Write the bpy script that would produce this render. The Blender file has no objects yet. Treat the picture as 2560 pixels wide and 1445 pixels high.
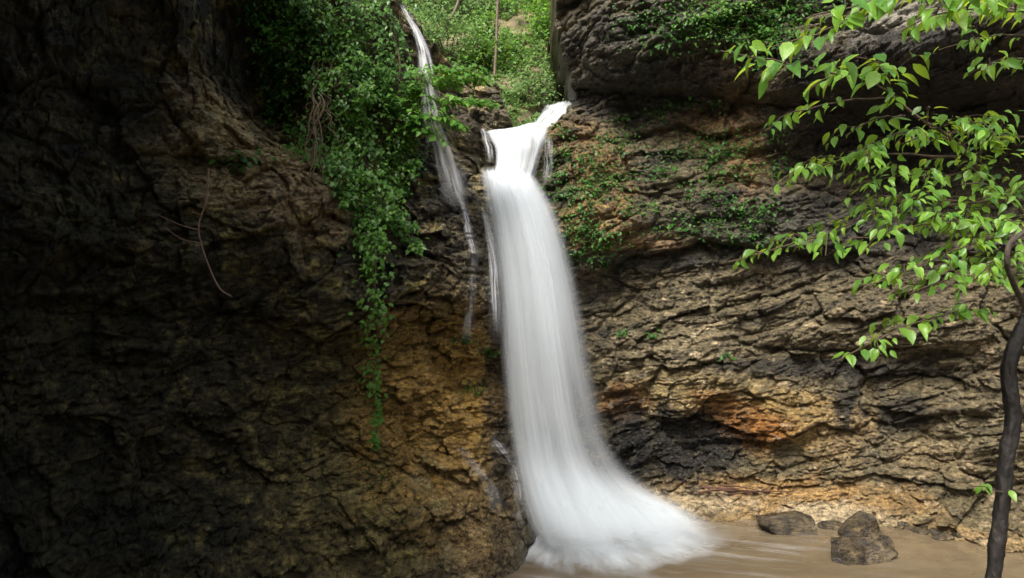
import bpy, math, random
import numpy as np

# ------------------------------------------------------------------ scene
S = bpy.context.scene
COL = S.collection
F = 1900.0            # focal length in pixels of the 2560 px wide photograph
H = 4.2               # eye height above the pool (pool surface is z = 0)
CU, CV = 1280.0, 722.5
rng = np.random.default_rng(11)
random.seed(5)

def P(u, v, D):
    return np.array([(u - CU) / F * D, D, H - (v - CV) / F * D])

def sstep(a, b, x):
    t = np.clip((x - a) / (b - a), 0, 1)
    return t * t * (3 - 2 * t)

# ------------------------------------------------------------------ noise
_perm = np.random.default_rng(3).permutation(256).astype(np.int32)
_perm = np.concatenate([_perm, _perm, _perm])
_g = np.random.default_rng(4).normal(size=(256, 3)); _g /= np.linalg.norm(_g, axis=1)[:, None]
_g = _g.astype(np.float32)

def perlin(x, y, z):
    x, y, z = [np.asarray(a, np.float32) for a in np.broadcast_arrays(x, y, z)]
    xi, yi, zi = np.floor(x).astype(np.int32), np.floor(y).astype(np.int32), np.floor(z).astype(np.int32)
    xf, yf, zf = x - xi, y - yi, z - zi
    u, v, w = [t * t * t * (t * (t * 6 - 15) + 10) for t in (xf, yf, zf)]
    xi &= 255; yi &= 255; zi &= 255
    out = 0
    for dx in (0, 1):
        wx = u if dx else 1 - u
        for dy in (0, 1):
            wy = v if dy else 1 - v
            for dz in (0, 1):
                wz = w if dz else 1 - w
                h = _perm[_perm[_perm[xi + dx] + yi + dy] + zi + dz]
                g = _g[h]
                out = out + wx * wy * wz * (g[..., 0] * (xf - dx) + g[..., 1] * (yf - dy) + g[..., 2] * (zf - dz))
    return out * 1.6

def fbm(p, sc, octv=4, gain=0.5, lac=2.03, off=0.0, stretch=(1, 1, 1), ridged=False):
    x, y, z = p
    a, t, s = 1.0, 0.0, sc
    tot = 0
    for i in range(octv):
        n = perlin(x * s * stretch[0] + off + i * 9.7, y * s * stretch[1] - off * 1.7, z * s * stretch[2] + off * .6 + i * 3.1)
        if ridged: n = 1 - 2 * np.abs(n)
        t = t + a * n; tot += a
        a *= gain; s *= lac
    return t / tot

def hash2(i, j):
    i = np.asarray(i, np.int64); j = np.asarray(j, np.int64)
    h = (i * 374761393 + j * 668265263) & 0xffffffff
    h = ((h ^ (h >> 13)) * 1274126177) & 0xffffffff
    return ((h ^ (h >> 16)) & 0xffff) / 65535.0

_fo = np.random.default_rng(8).random((256, 3)).astype(np.float32)
_fn = np.random.default_rng(9).normal(size=(256, 3)).astype(np.float32)
_fv = np.random.default_rng(10).random(256).astype(np.float32)
def facets(p, sc, seed=0.0, stretch=(1, 1, 1), slope=.5):
    """broken angular rock: every cell is a tilted flat face; returns (height, distance to the nearest joint)"""
    q = np.stack([np.asarray(a, np.float32) * sc * k for a, k in zip(p, stretch)], -1) + np.float32(seed)
    sh = q.shape[:-1]; q = q.reshape(-1, 3); c = np.floor(q).astype(np.int32)
    d1 = np.full(len(q), 9., np.float32); d2 = d1.copy(); val = np.zeros(len(q), np.float32)
    for i in (-1, 0, 1):
        for j in (-1, 0, 1):
            for k in (-1, 0, 1):
                n = c + np.array([i, j, k], np.int32); m = n & 255
                h = _perm[_perm[_perm[m[:, 0]] + m[:, 1]] + m[:, 2]]
                r = q - n - _fo[h]
                d = np.einsum('ij,ij->i', r, r)
                new = d < d1
                d2 = np.where(new, d1, np.minimum(d2, d))
                val = np.where(new, _fv[h] - .5 + slope * np.einsum('ij,ij->i', r, _fn[h]), val)
                d1 = np.where(new, d, d1)
    return val.reshape(sh), (np.sqrt(d2) - np.sqrt(d1)).reshape(sh)

# ------------------------------------------------------------------ objects
def mesh_np(name, verts, faces, mat=None, parent=None, attrs=None, smooth=True, uv=None):
    """verts (N,3), faces (M,3|4) -> one mesh object"""
    verts = np.ascontiguousarray(verts, np.float32); faces = np.ascontiguousarray(faces, np.int32)
    me = bpy.data.meshes.new(name)
    k = faces.shape[1]; m = len(faces)
    me.vertices.add(len(verts)); me.vertices.foreach_set('co', verts.ravel())
    me.loops.add(m * k); me.loops.foreach_set('vertex_index', faces.ravel())
    me.polygons.add(m); me.polygons.foreach_set('loop_start', np.arange(0, m * k, k, dtype=np.int32))
    if smooth: me.polygons.foreach_set('use_smooth', np.ones(m, bool))
    me.update(calc_edges=True)
    for an, (typ, data) in (attrs or {}).items():
        at = me.attributes.new(an, typ, 'POINT')
        data = np.ascontiguousarray(data, np.float32)
        at.data.foreach_set('color' if typ == 'FLOAT_COLOR' else 'value', data.ravel())
    me.validate()
    if mat: me.materials.append(mat)
    o = bpy.data.objects.new(name, me); COL.objects.link(o)
    if parent:
        o.parent = parent
        o.matrix_parent_inverse = parent_inv(parent)
    return o

from mathutils import Matrix, Vector
def parent_inv(p):
    M = Matrix.Translation(p.location)
    q = p.parent
    return M.inverted() if q is None else Matrix.Identity(4)

def tag(o, label=None, cat=None, group=None, kind=None):
    if label: o['label'] = label
    if cat: o['category'] = cat
    if group: o['group'] = group
    if kind: o['kind'] = kind
    return o

def thing(name, loc, label, cat, group=None):
    o = bpy.data.objects.new(name, None); COL.objects.link(o)
    o.location = [float(c) for c in loc]; o.empty_display_size = 0.2
    return tag(o, label, cat, group)

def grid_faces(ny, nx):
    a = np.arange(ny * nx, dtype=np.int32).reshape(ny, nx)
    return np.stack([a[:-1, :-1], a[:-1, 1:], a[1:, 1:], a[1:, :-1]], -1).reshape(-1, 4)

def catmull(pts, n):
    pts = np.asarray(pts, float)
    if len(pts) == 2: return pts[0] + (pts[1] - pts[0]) * np.linspace(0, 1, n)[:, None]
    seg = np.linalg.norm(np.diff(pts, axis=0), axis=1); cum = np.concatenate([[0], np.cumsum(seg)])
    q = np.linspace(0, cum[-1], n)
    ext = np.vstack([2 * pts[0] - pts[1], pts, 2 * pts[-1] - pts[-2]])
    i = np.clip(np.searchsorted(cum, q, side='right') - 1, 0, len(pts) - 2)
    t = ((q - cum[i]) / np.maximum(seg[i], 1e-9))[:, None]
    p0, p1, p2, p3 = ext[i], ext[i + 1], ext[i + 2], ext[i + 3]
    return .5 * (2 * p1 + (p2 - p0) * t + (2 * p0 - 5 * p1 + 4 * p2 - p3) * t ** 2 + (3 * p1 - p0 - 3 * p2 + p3) * t ** 3)

def tube(path, radii, k=7, rough=0.0, seed=0):
    """verts, faces of a tapered tube along path"""
    path = np.asarray(path, float); n = len(path)
    radii = np.asarray(radii, float) * np.ones(n)
    T = np.gradient(path, axis=0); T /= np.linalg.norm(T, axis=1)[:, None] + 1e-9
    ref = np.array([0.31, 0.9, 0.2]); A = np.cross(T, ref); A /= np.linalg.norm(A, axis=1)[:, None] + 1e-9
    B = np.cross(T, A)
    ang = np.arange(k) * 2 * np.pi / k
    rr = radii[:, None] * np.ones((n, k))
    if rough:
        L = np.arange(n)[:, None] * np.ones((1, k)); 
        d = np.linalg.norm(np.diff(path, axis=0, prepend=path[:1]), axis=1).cumsum()[:, None]
        rr = rr * (1 + rough * fbm((d * 9 + 0 * rr, np.cos(ang)[None] * 1.1 + 0 * rr, np.sin(ang)[None] * 1.1 + seed + 0 * rr), 1.0, 4, .6))
    V = path[:, None] + rr[..., None] * (np.cos(ang)[None, :, None] * A[:, None] + np.sin(ang)[None, :, None] * B[:, None])
    V = V.reshape(-1, 3)
    f = []
    for i in range(n - 1):
        for j in range(k):
            a, b = i * k + j, i * k + (j + 1) % k
            f.append((a, b, b + k, a + k))
    return V, np.array(f, np.int32)

def merge(parts):
    V, Fc, o = [], [], 0
    for v, f in parts:
        V.append(v); Fc.append(f + o); o += len(v)
    return np.vstack(V), np.vstack(Fc)

# ------------------------------------------------------------------ materials
def newmat(name):
    m = bpy.data.materials.new(name); m.use_nodes = True
    nt = m.node_tree; nt.nodes.clear()
    return m, nt, nt.nodes, nt.links

def N(nodes, t, **kw):
    n = nodes.new(t)
    for k, v in kw.items():
        if k.startswith('i_'): n.inputs[k[2:].replace('_', ' ')].default_value = v
        else: setattr(n, k, v)
    return n

def rock_material(name, attr=True, base=(.12, .1, .07, 1), rough=.5, bump=1.0, spec=.65):
    m, nt, nd, ln = newmat(name)
    out = N(nd, 'ShaderNodeOutputMaterial'); bs = N(nd, 'ShaderNodeBsdfPrincipled')
    ln.new(bs.outputs[0], out.inputs[0])
    tc = N(nd, 'ShaderNodeTexCoord')
    mp = N(nd, 'ShaderNodeMapping'); mp.inputs['Scale'].default_value = (1, 1, 2.6); mp.inputs['Rotation'].default_value = (0, .16, 0)
    ln.new(tc.outputs['Object'], mp.inputs[0])
    n1 = N(nd, 'ShaderNodeTexNoise'); n1.inputs['Scale'].default_value = 9; n1.inputs['Detail'].default_value = 9; n1.inputs['Roughness'].default_value = .7
    n2 = N(nd, 'ShaderNodeTexNoise'); n2.inputs['Scale'].default_value = 34; n2.inputs['Detail'].default_value = 5; n2.inputs['Roughness'].default_value = .65
    vo = N(nd, 'ShaderNodeTexVoronoi'); vo.feature = 'DISTANCE_TO_EDGE'; vo.inputs['Scale'].default_value = 5.5
    wn = N(nd, 'ShaderNodeMixRGB'); wn.blend_type = 'ADD'; wn.inputs[0].default_value = .35
    ln.new(mp.outputs[0], wn.inputs[1]); ln.new(n1.outputs['Color'], wn.inputs[2]); ln.new(wn.outputs[0], vo.inputs['Vector'])
    ln.new(mp.outputs[0], n1.inputs['Vector']); ln.new(mp.outputs[0], n2.inputs['Vector'])
    if attr:
        ca = N(nd, 'ShaderNodeVertexColor'); ca.layer_name = 'Col'; csrc = ca.outputs['Color']
    else:
        nb = N(nd, 'ShaderNodeTexNoise'); nb.inputs['Scale'].default_value = 3.2; nb.inputs['Detail'].default_value = 7; nb.inputs['Roughness'].default_value = .65
        ln.new(tc.outputs['Object'], nb.inputs['Vector'])
        rb = N(nd, 'ShaderNodeValToRGB'); rb.color_ramp.elements[0].position = .4; rb.color_ramp.elements[0].color = (base[0] * .45, base[1] * .45, base[2] * .5, 1)
        rb.color_ramp.elements[1].position = .64; rb.color_ramp.elements[1].color = (base[0] * 2.6, base[1] * 2.5, base[2] * 2.2, 1)
        ln.new(nb.outputs['Fac'], rb.inputs[0]); csrc = rb.outputs[0]
    cr = N(nd, 'ShaderNodeValToRGB'); cr.color_ramp.elements[0].position = .34; cr.color_ramp.elements[0].color = (.2, .2, .2, 1)
    cr.color_ramp.elements[1].position = .66; cr.color_ramp.elements[1].color = (1.75, 1.7, 1.6, 1)
    ln.new(n1.outputs['Fac'], cr.inputs[0])
    mu = N(nd, 'ShaderNodeMixRGB'); mu.blend_type = 'MULTIPLY'; mu.inputs[0].default_value = 1
    ln.new(csrc, mu.inputs[1]); ln.new(cr.outputs[0], mu.inputs[2])
    c2 = N(nd, 'ShaderNodeValToRGB'); c2.color_ramp.elements[0].position = .33; c2.color_ramp.elements[0].color = (.3, .3, .32, 1)
    c2.color_ramp.elements[1].position = .66; c2.color_ramp.elements[1].color = (1.75, 1.7, 1.6, 1)
    ln.new(n2.outputs['Fac'], c2.inputs[0])
    mu2 = N(nd, 'ShaderNodeMixRGB'); mu2.blend_type = 'MULTIPLY'; mu2.inputs[0].default_value = .8
    ln.new(mu.outputs[0], mu2.inputs[1]); ln.new(c2.outputs[0], mu2.inputs[2])
    ln.new(mu2.outputs[0], bs.inputs['Base Color'])
    # bump: noise + cracks
    ck = N(nd, 'ShaderNodeMapRange'); ck.inputs['From Max'].default_value = .09
    ln.new(vo.outputs['Distance'], ck.inputs['Value'])
    ad = N(nd, 'ShaderNodeMath', operation='MULTIPLY_ADD'); ad.inputs[1].default_value = .05
    ln.new(ck.outputs[0], ad.inputs[0]); 
    ad2 = N(nd, 'ShaderNodeMath', operation='MULTIPLY_ADD'); ad2.inputs[1].default_value = .35
    ln.new(n2.outputs['Fac'], ad2.inputs[0]); ln.new(n1.outputs['Fac'], ad2.inputs[2]); ln.new(ad2.outputs[0], ad.inputs[2])
    bp = N(nd, 'ShaderNodeBump'); bp.inputs['Strength'].default_value = bump; bp.inputs['Distance'].default_value = .16
    ln.new(ad.outputs[0], bp.inputs['Height']); ln.new(bp.outputs[0], bs.inputs['Normal'])
    if attr:
        wa = N(nd, 'ShaderNodeAttribute'); wa.attribute_name = 'wet'
        mr = N(nd, 'ShaderNodeMapRange'); mr.inputs['To Min'].default_value = .58; mr.inputs['To Max'].default_value = .14
        ln.new(wa.outputs['Fac'], mr.inputs['Value'])
        ra = N(nd, 'ShaderNodeMath', operation='MULTIPLY_ADD'); ra.inputs[1].default_value = .25; ra.inputs[2].default_value = -.12
        ln.new(n2.outputs['Fac'], ra.inputs[0])
        rs = N(nd, 'ShaderNodeMath', operation='ADD'); ln.new(mr.outputs[0], rs.inputs[0]); ln.new(ra.outputs[0], rs.inputs[1])
        ln.new(rs.outputs[0], bs.inputs['Roughness'])
    else:
        bs.inputs['Roughness'].default_value = rough
    bs.inputs['Specular IOR Level'].default_value = spec
    return m

def leaf_material(name, dark, light, trans, gloss=.35, rough=.4, tmix=.45):
    """dark/light: reflectance range over single leaves, trans: light passing through the blade"""
    m, nt, nd, ln = newmat(name)
    out = N(nd, 'ShaderNodeOutputMaterial')
    at = N(nd, 'ShaderNodeAttribute'); at.attribute_name = 'lv'
    cr = N(nd, 'ShaderNodeValToRGB'); cr.color_ramp.elements[0].color = (*dark, 1); cr.color_ramp.elements[1].color = (*light, 1)
    ln.new(at.outputs['Fac'], cr.inputs[0])
    ct = N(nd, 'ShaderNodeValToRGB'); ct.color_ramp.elements[0].color = (*[c * .55 for c in trans], 1); ct.color_ramp.elements[1].color = (*trans, 1)
    ln.new(at.outputs['Fac'], ct.inputs[0])
    bs = N(nd, 'ShaderNodeBsdfPrincipled'); bs.inputs['Roughness'].default_value = rough; bs.inputs['Specular IOR Level'].default_value = gloss
    tc = N(nd, 'ShaderNodeTexCoord'); n1 = N(nd, 'ShaderNodeTexNoise'); n1.inputs['Scale'].default_value = 60; n1.inputs['Detail'].default_value = 3
    ln.new(tc.outputs['Object'], n1.inputs['Vector'])
    mu = N(nd, 'ShaderNodeMixRGB'); mu.blend_type = 'OVERLAY'; mu.inputs[0].default_value = .35
    ln.new(cr.outputs[0], mu.inputs[1]); ln.new(n1.outputs['Fac'], mu.inputs[2]); ln.new(mu.outputs[0], bs.inputs['Base Color'])
    bp = N(nd, 'ShaderNodeBump'); bp.inputs['Strength'].default_value = .25; bp.inputs['Distance'].default_value = .01
    ln.new(n1.outputs['Fac'], bp.inputs['Height']); ln.new(bp.outputs[0], bs.inputs['Normal'])
    tr = N(nd, 'ShaderNodeBsdfTranslucent'); ln.new(ct.outputs[0], tr.inputs['Color'])
    mx = N(nd, 'ShaderNodeMixShader'); mx.inputs[0].default_value = tmix
    ln.new(bs.outputs[0], mx.inputs[1]); ln.new(tr.outputs[0], mx.inputs[2]); ln.new(mx.outputs[0], out.inputs[0])
    return m

def bark_material(name, c0, c1, patch=None, scale=14, rough=.6):
    m, nt, nd, ln = newmat(name)
    out = N(nd, 'ShaderNodeOutputMaterial'); bs = N(nd, 'ShaderNodeBsdfPrincipled'); ln.new(bs.outputs[0], out.inputs[0])
    tc = N(nd, 'ShaderNodeTexCoord'); mp = N(nd, 'ShaderNodeMapping'); mp.inputs['Scale'].default_value = (1, 1, .45)
    ln.new(tc.outputs['Object'], mp.inputs[0])
    n1 = N(nd, 'ShaderNodeTexNoise'); n1.inputs['Scale'].default_value = scale; n1.inputs['Detail'].default_value = 8; n1.inputs['Roughness'].default_value = .7
    ln.new(mp.outputs[0], n1.inputs['Vector'])
    cr = N(nd, 'ShaderNodeValToRGB'); cr.color_ramp.elements[0].position = .38; cr.color_ramp.elements[0].color = (*c0, 1)
    cr.color_ramp.elements[1].position = .66; cr.color_ramp.elements[1].color = (*c1, 1)
    ln.new(n1.outputs['Fac'], cr.inputs[0]); src = cr.outputs[0]
    if patch:
        n2 = N(nd, 'ShaderNodeTexNoise'); n2.inputs['Scale'].default_value = scale * .8; n2.inputs['Detail'].default_value = 6; n2.inputs['Roughness'].default_value = .7
        ln.new(tc.outputs['Object'], n2.inputs['Vector'])
        pr = N(nd, 'ShaderNodeValToRGB'); pr.color_ramp.elements[0].position = .60; pr.color_ramp.elements[1].position = .68
        ln.new(n2.outputs['Fac'], pr.inputs[0])
        mx = N(nd, 'ShaderNodeMixRGB'); mx.inputs[2].default_value = (*patch, 1)
        ln.new(pr.outputs[0], mx.inputs[0]); ln.new(src, mx.inputs[1]); src = mx.outputs[0]
    ln.new(src, bs.inputs['Base Color'])
    bp = N(nd, 'ShaderNodeBump'); bp.inputs['Strength'].default_value = .8; bp.inputs['Distance'].default_value = .02
    ln.new(n1.outputs['Fac'], bp.inputs['Height']); ln.new(bp.outputs[0], bs.inputs['Normal'])
    bs.inputs['Roughness'].default_value = rough
    return m

def water_sheet_material(name, col=(.72, .78, .82)):
    """white falling water: opacity from the strand density stored on the sheet"""
    m, nt, nd, ln = newmat(name)
    out = N(nd, 'ShaderNodeOutputMaterial')
    at = N(nd, 'ShaderNodeAttribute'); at.attribute_name = 'dens'
    df = N(nd, 'ShaderNodeBsdfDiffuse'); df.inputs[0].default_value = (*col, 1)
    tr = N(nd, 'ShaderNodeBsdfTranslucent'); tr.inputs[0].default_value = (*col, 1)
    m1 = N(nd, 'ShaderNodeMixShader'); m1.inputs[0].default_value = .28
    ln.new(df.outputs[0], m1.inputs[1]); ln.new(tr.outputs[0], m1.inputs[2])
    tp = N(nd, 'ShaderNodeBsdfTransparent')
    mx = N(nd, 'ShaderNodeMixShader')
    ln.new(at.outputs['Fac'], mx.inputs[0]); ln.new(tp.outputs[0], mx.inputs[1]); ln.new(m1.outputs[0], mx.inputs[2])
    ln.new(mx.outputs[0], out.inputs[0])
    return m

M_cliff = rock_material('wet_layered_rock', attr=True)
M_boulder = rock_material('wet_boulder_rock', attr=False, base=(.045, .038, .026, 1), rough=.2, bump=.6, spec=.5)
M_ivy = leaf_material('ivy_leaf', (.018, .085, .018), (.13, .28, .04), (.24, .46, .05), gloss=.4, rough=.38, tmix=.35)
M_ivy_bright = leaf_material('young_leaf', (.04, .14, .02), (.14, .32, .05), (.32, .55, .07), gloss=.35, rough=.4, tmix=.45)
M_fern = leaf_material('fern_leaf', (.012, .06, .012), (.06, .17, .025), (.1, .26, .03), gloss=.3, rough=.45, tmix=.35)
M_shrub = leaf_material('shrub_leaf', (.07, .15, .045), (.2, .33, .11), (.26, .42, .12), gloss=.25, rough=.5, tmix=.4)
M_tree_leaf = leaf_material('tree_leaf', (.06, .19, .03), (.2, .39, .055), (.62, .82, .06), gloss=.5, rough=.36, tmix=.5)
M_trunk = bark_material('wet_dark_bark', (.004, .0035, .003), (.012, .009, .007), patch=(.07, .06, .045), scale=11, rough=.6)
M_branch = bark_material('grey_brown_bark', (.07, .05, .035), (.17, .125, .09), scale=30)
M_twig = bark_material('brown_twig_bark', (.05, .03, .018), (.11, .07, .045), scale=40)
M_dead = bark_material('bleached_dead_wood', (.16, .09, .05), (.32, .2, .12), scale=40)
M_fall = water_sheet_material('white_water')
M_veil = water_sheet_material('thin_water_veil', (.8, .83, .86))

# ------------------------------------------------------------------ the gorge wall
# control points: photograph pixel and distance -> (bearing, height, plan radius)
CP = np.array([
 # left wall, outside the picture: it wraps round beside the viewer; unseen overhang shaped to shade the left
 (-1300, 300, 3.1), (-1300, 1000, 3.1), (-1300, 2200, 3.0), (-1300, -1700, 2.3),
 (-500, -200, 5.0), (-500, 600, 5.6), (-500, 1445, 5.4), (-500, -1200, 3.9), (-500, 2200, 5.0),
 (0, -500, 5.6), (0, -1000, 4.7), (400, -500, 8.0), (700, -420, 11.2), (900, -300, 12.8),
 # left wall
 (0, 0, 6.7), (0, 300, 7.2), (0, 620, 7.2), (0, 760, 7.6), (0, 1000, 7.8), (0, 1445, 7.2),
 (150, 600, 7.7), (150, 680, 8.1), (300, 0, 8.2), (300, 250, 8.7), (250, 420, 8.6), (300, 640, 8.8), (300, 760, 9.2), (300, 950, 9.3), (300, 1200, 9.2), (300, 1445, 8.6),
 (500, 60, 9.6), (520, 230, 9.9), (590, 335, 10.0), (640, 250, 12.2), (600, 120, 11.4), (740, 350, 12.0), (690, 320, 12.1), (450, 420, 9.5), (600, 450, 9.8), (740, 430, 10.4),
 (450, 560, 9.4), (520, 700, 9.7), (700, 600, 10.0), (850, 500, 10.9), (820, 650, 10.7),
 (720, 100, 11.4), (800, 300, 11.6), (850, 50, 11.7), (900, 300, 11.9), (950, 480, 12.0), (1000, 100, 13.0), (1040, 300, 13.0),
 (1100, 450, 13.3), (1080, 530, 12.4), (1160, 560, 12.8), (1000, 620, 11.7), (1120, 650, 12.1), (1200, 700, 12.5), (1000, 740, 11.6), (900, 800, 11.2), (1200, 770, 12.5),
 (600, 820, 10.6), (450, 900, 10.0), (600, 950, 10.7), (500, 1080, 10.3), (700, 900, 11.2),
 (900, 900, 11.9), (1000, 860, 12.2), (1130, 850, 12.75), (1210, 900, 13.1), (1000, 1000, 12.2), (1150, 1000, 12.75), (860, 1050, 11.6), (1210, 1080, 12.8),
 (1130, 1110, 12.6), (1000, 1130, 12.0), (800, 1150, 11.2), (1230, 1180, 12.5), (1120, 1220, 11.8), (900, 1250, 10.8), (650, 1250, 10.1),
 (1240, 1290, 12.1), (1310, 1330, 12.3), (1220, 1370, 11.4), (1120, 1330, 11.2), (1000, 1420, 10.2), (700, 1430, 9.3), (1250, 1480, 10.9), (1330, 1420, 11.9), (1000, 1600, 9.6),
 # behind the falls and the notch
 (1180, 420, 14.1), (1190, 360, 14.4), (1230, 250, 14.7), (1150, 230, 14.6), (1290, 330, 14.8), (1290, 430, 14.6), (1290, 470, 14.1), (1300, 700, 13.9), (1330, 900, 13.9), (1380, 1100, 13.9), (1400, 1300, 13.8), (1480, 1280, 14.2),
 # right wall
 (1385, 340, 14.3), (1400, 450, 14.2), (1430, 600, 14.0), (1390, 20, 14.5), (1390, 160, 14.8), (1450, 260, 14.9), (1500, 60, 13.6), (1600, 60, 13.4), (1600, 160, 13.7), (1620, 240, 14.4), (1500, 300, 14.5),
 (1750, 60, 13.0), (1760, 170, 13.4), (1780, 270, 14.1), (1480, 420, 13.9), (1490, 520, 13.7), (1600, 430, 14.3), (1700, 430, 14.3), (1700, 560, 14.0), (1560, 620, 14.0),
 (1880, 180, 13.0), (1880, 330, 13.6), (1880, 480, 13.7), (1900, 600, 13.6),
 (2000, 60, 12.5), (2000, 200, 12.5), (2300, 60, 11.5), (2250, 170, 11.7), (2540, 100, 10.8), (2050, 310, 13.7), (2250, 300, 13.5), (2400, 340, 13.2), (2560, 300, 12.6), (2150, 450, 13.9), (2400, 480, 13.3),
 (2100, 590, 13.6), (2400, 620, 13.0), (2600, 600, 12.3), (1480, 730, 14.6), (1500, 880, 14.4), (1600, 720, 14.4), (1700, 700, 14.4), (1700, 860, 14.2), (2000, 700, 13.9), (2000, 830, 13.7), (2000, 910, 14.2),
 (2300, 720, 13.1), (2300, 830, 12.9), (2300, 900, 13.4), (2560, 740, 12.3), (2600, 900, 12.3), (1560, 980, 14.5), (1700, 990, 14.1), (1900, 1010, 13.9), (2080, 1000, 14.1), (2250, 980, 13.4), (2450, 1000, 12.8),
 (1580, 1100, 14.5), (1700, 1110, 14.55), (1850, 1130, 14.35), (2020, 1100, 14.0), (2170, 1080, 13.9), (2300, 1090, 13.5), (2500, 1100, 12.6), (1640, 1210, 14.7), (1800, 1220, 14.4), (2000, 1220, 14.1), (2200, 1220, 13.7), (2450, 1280, 12.8), (2600, 1350, 12.1),
 (1650, 1300, 14.0), (1800, 1300, 14.0), (2000, 1310, 13.7), (2200, 1330, 13.2), (2400, 1380, 12.5), (2600, 1440, 11.6),
 # right wall, above and outside the picture
 (1500, -250, 13.9), (1900, -300, 12.6), (2300, -300, 11.6), (2700, -300, 10.6), (3200, 200, 9.3), (3200, 700, 9.8), (3200, 1500, 9.2), (4500, 700, 6.2), (4500, 0, 5.8), (4500, 2000, 5.8),
 (1500, 1500, 13.2), (2000, 1500, 13.0), (2600, 1600, 11.2), (3200, 2000, 8.6), (0, 2000, 6.6), (600, 1700, 8.4),
], float)
SC = 10.0
def to_thz(u, v, D):
    x = (u - CU) / F * D
    return np.arctan2(x, D), H - (v - CV) / F * D, np.hypot(x, D)

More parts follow.
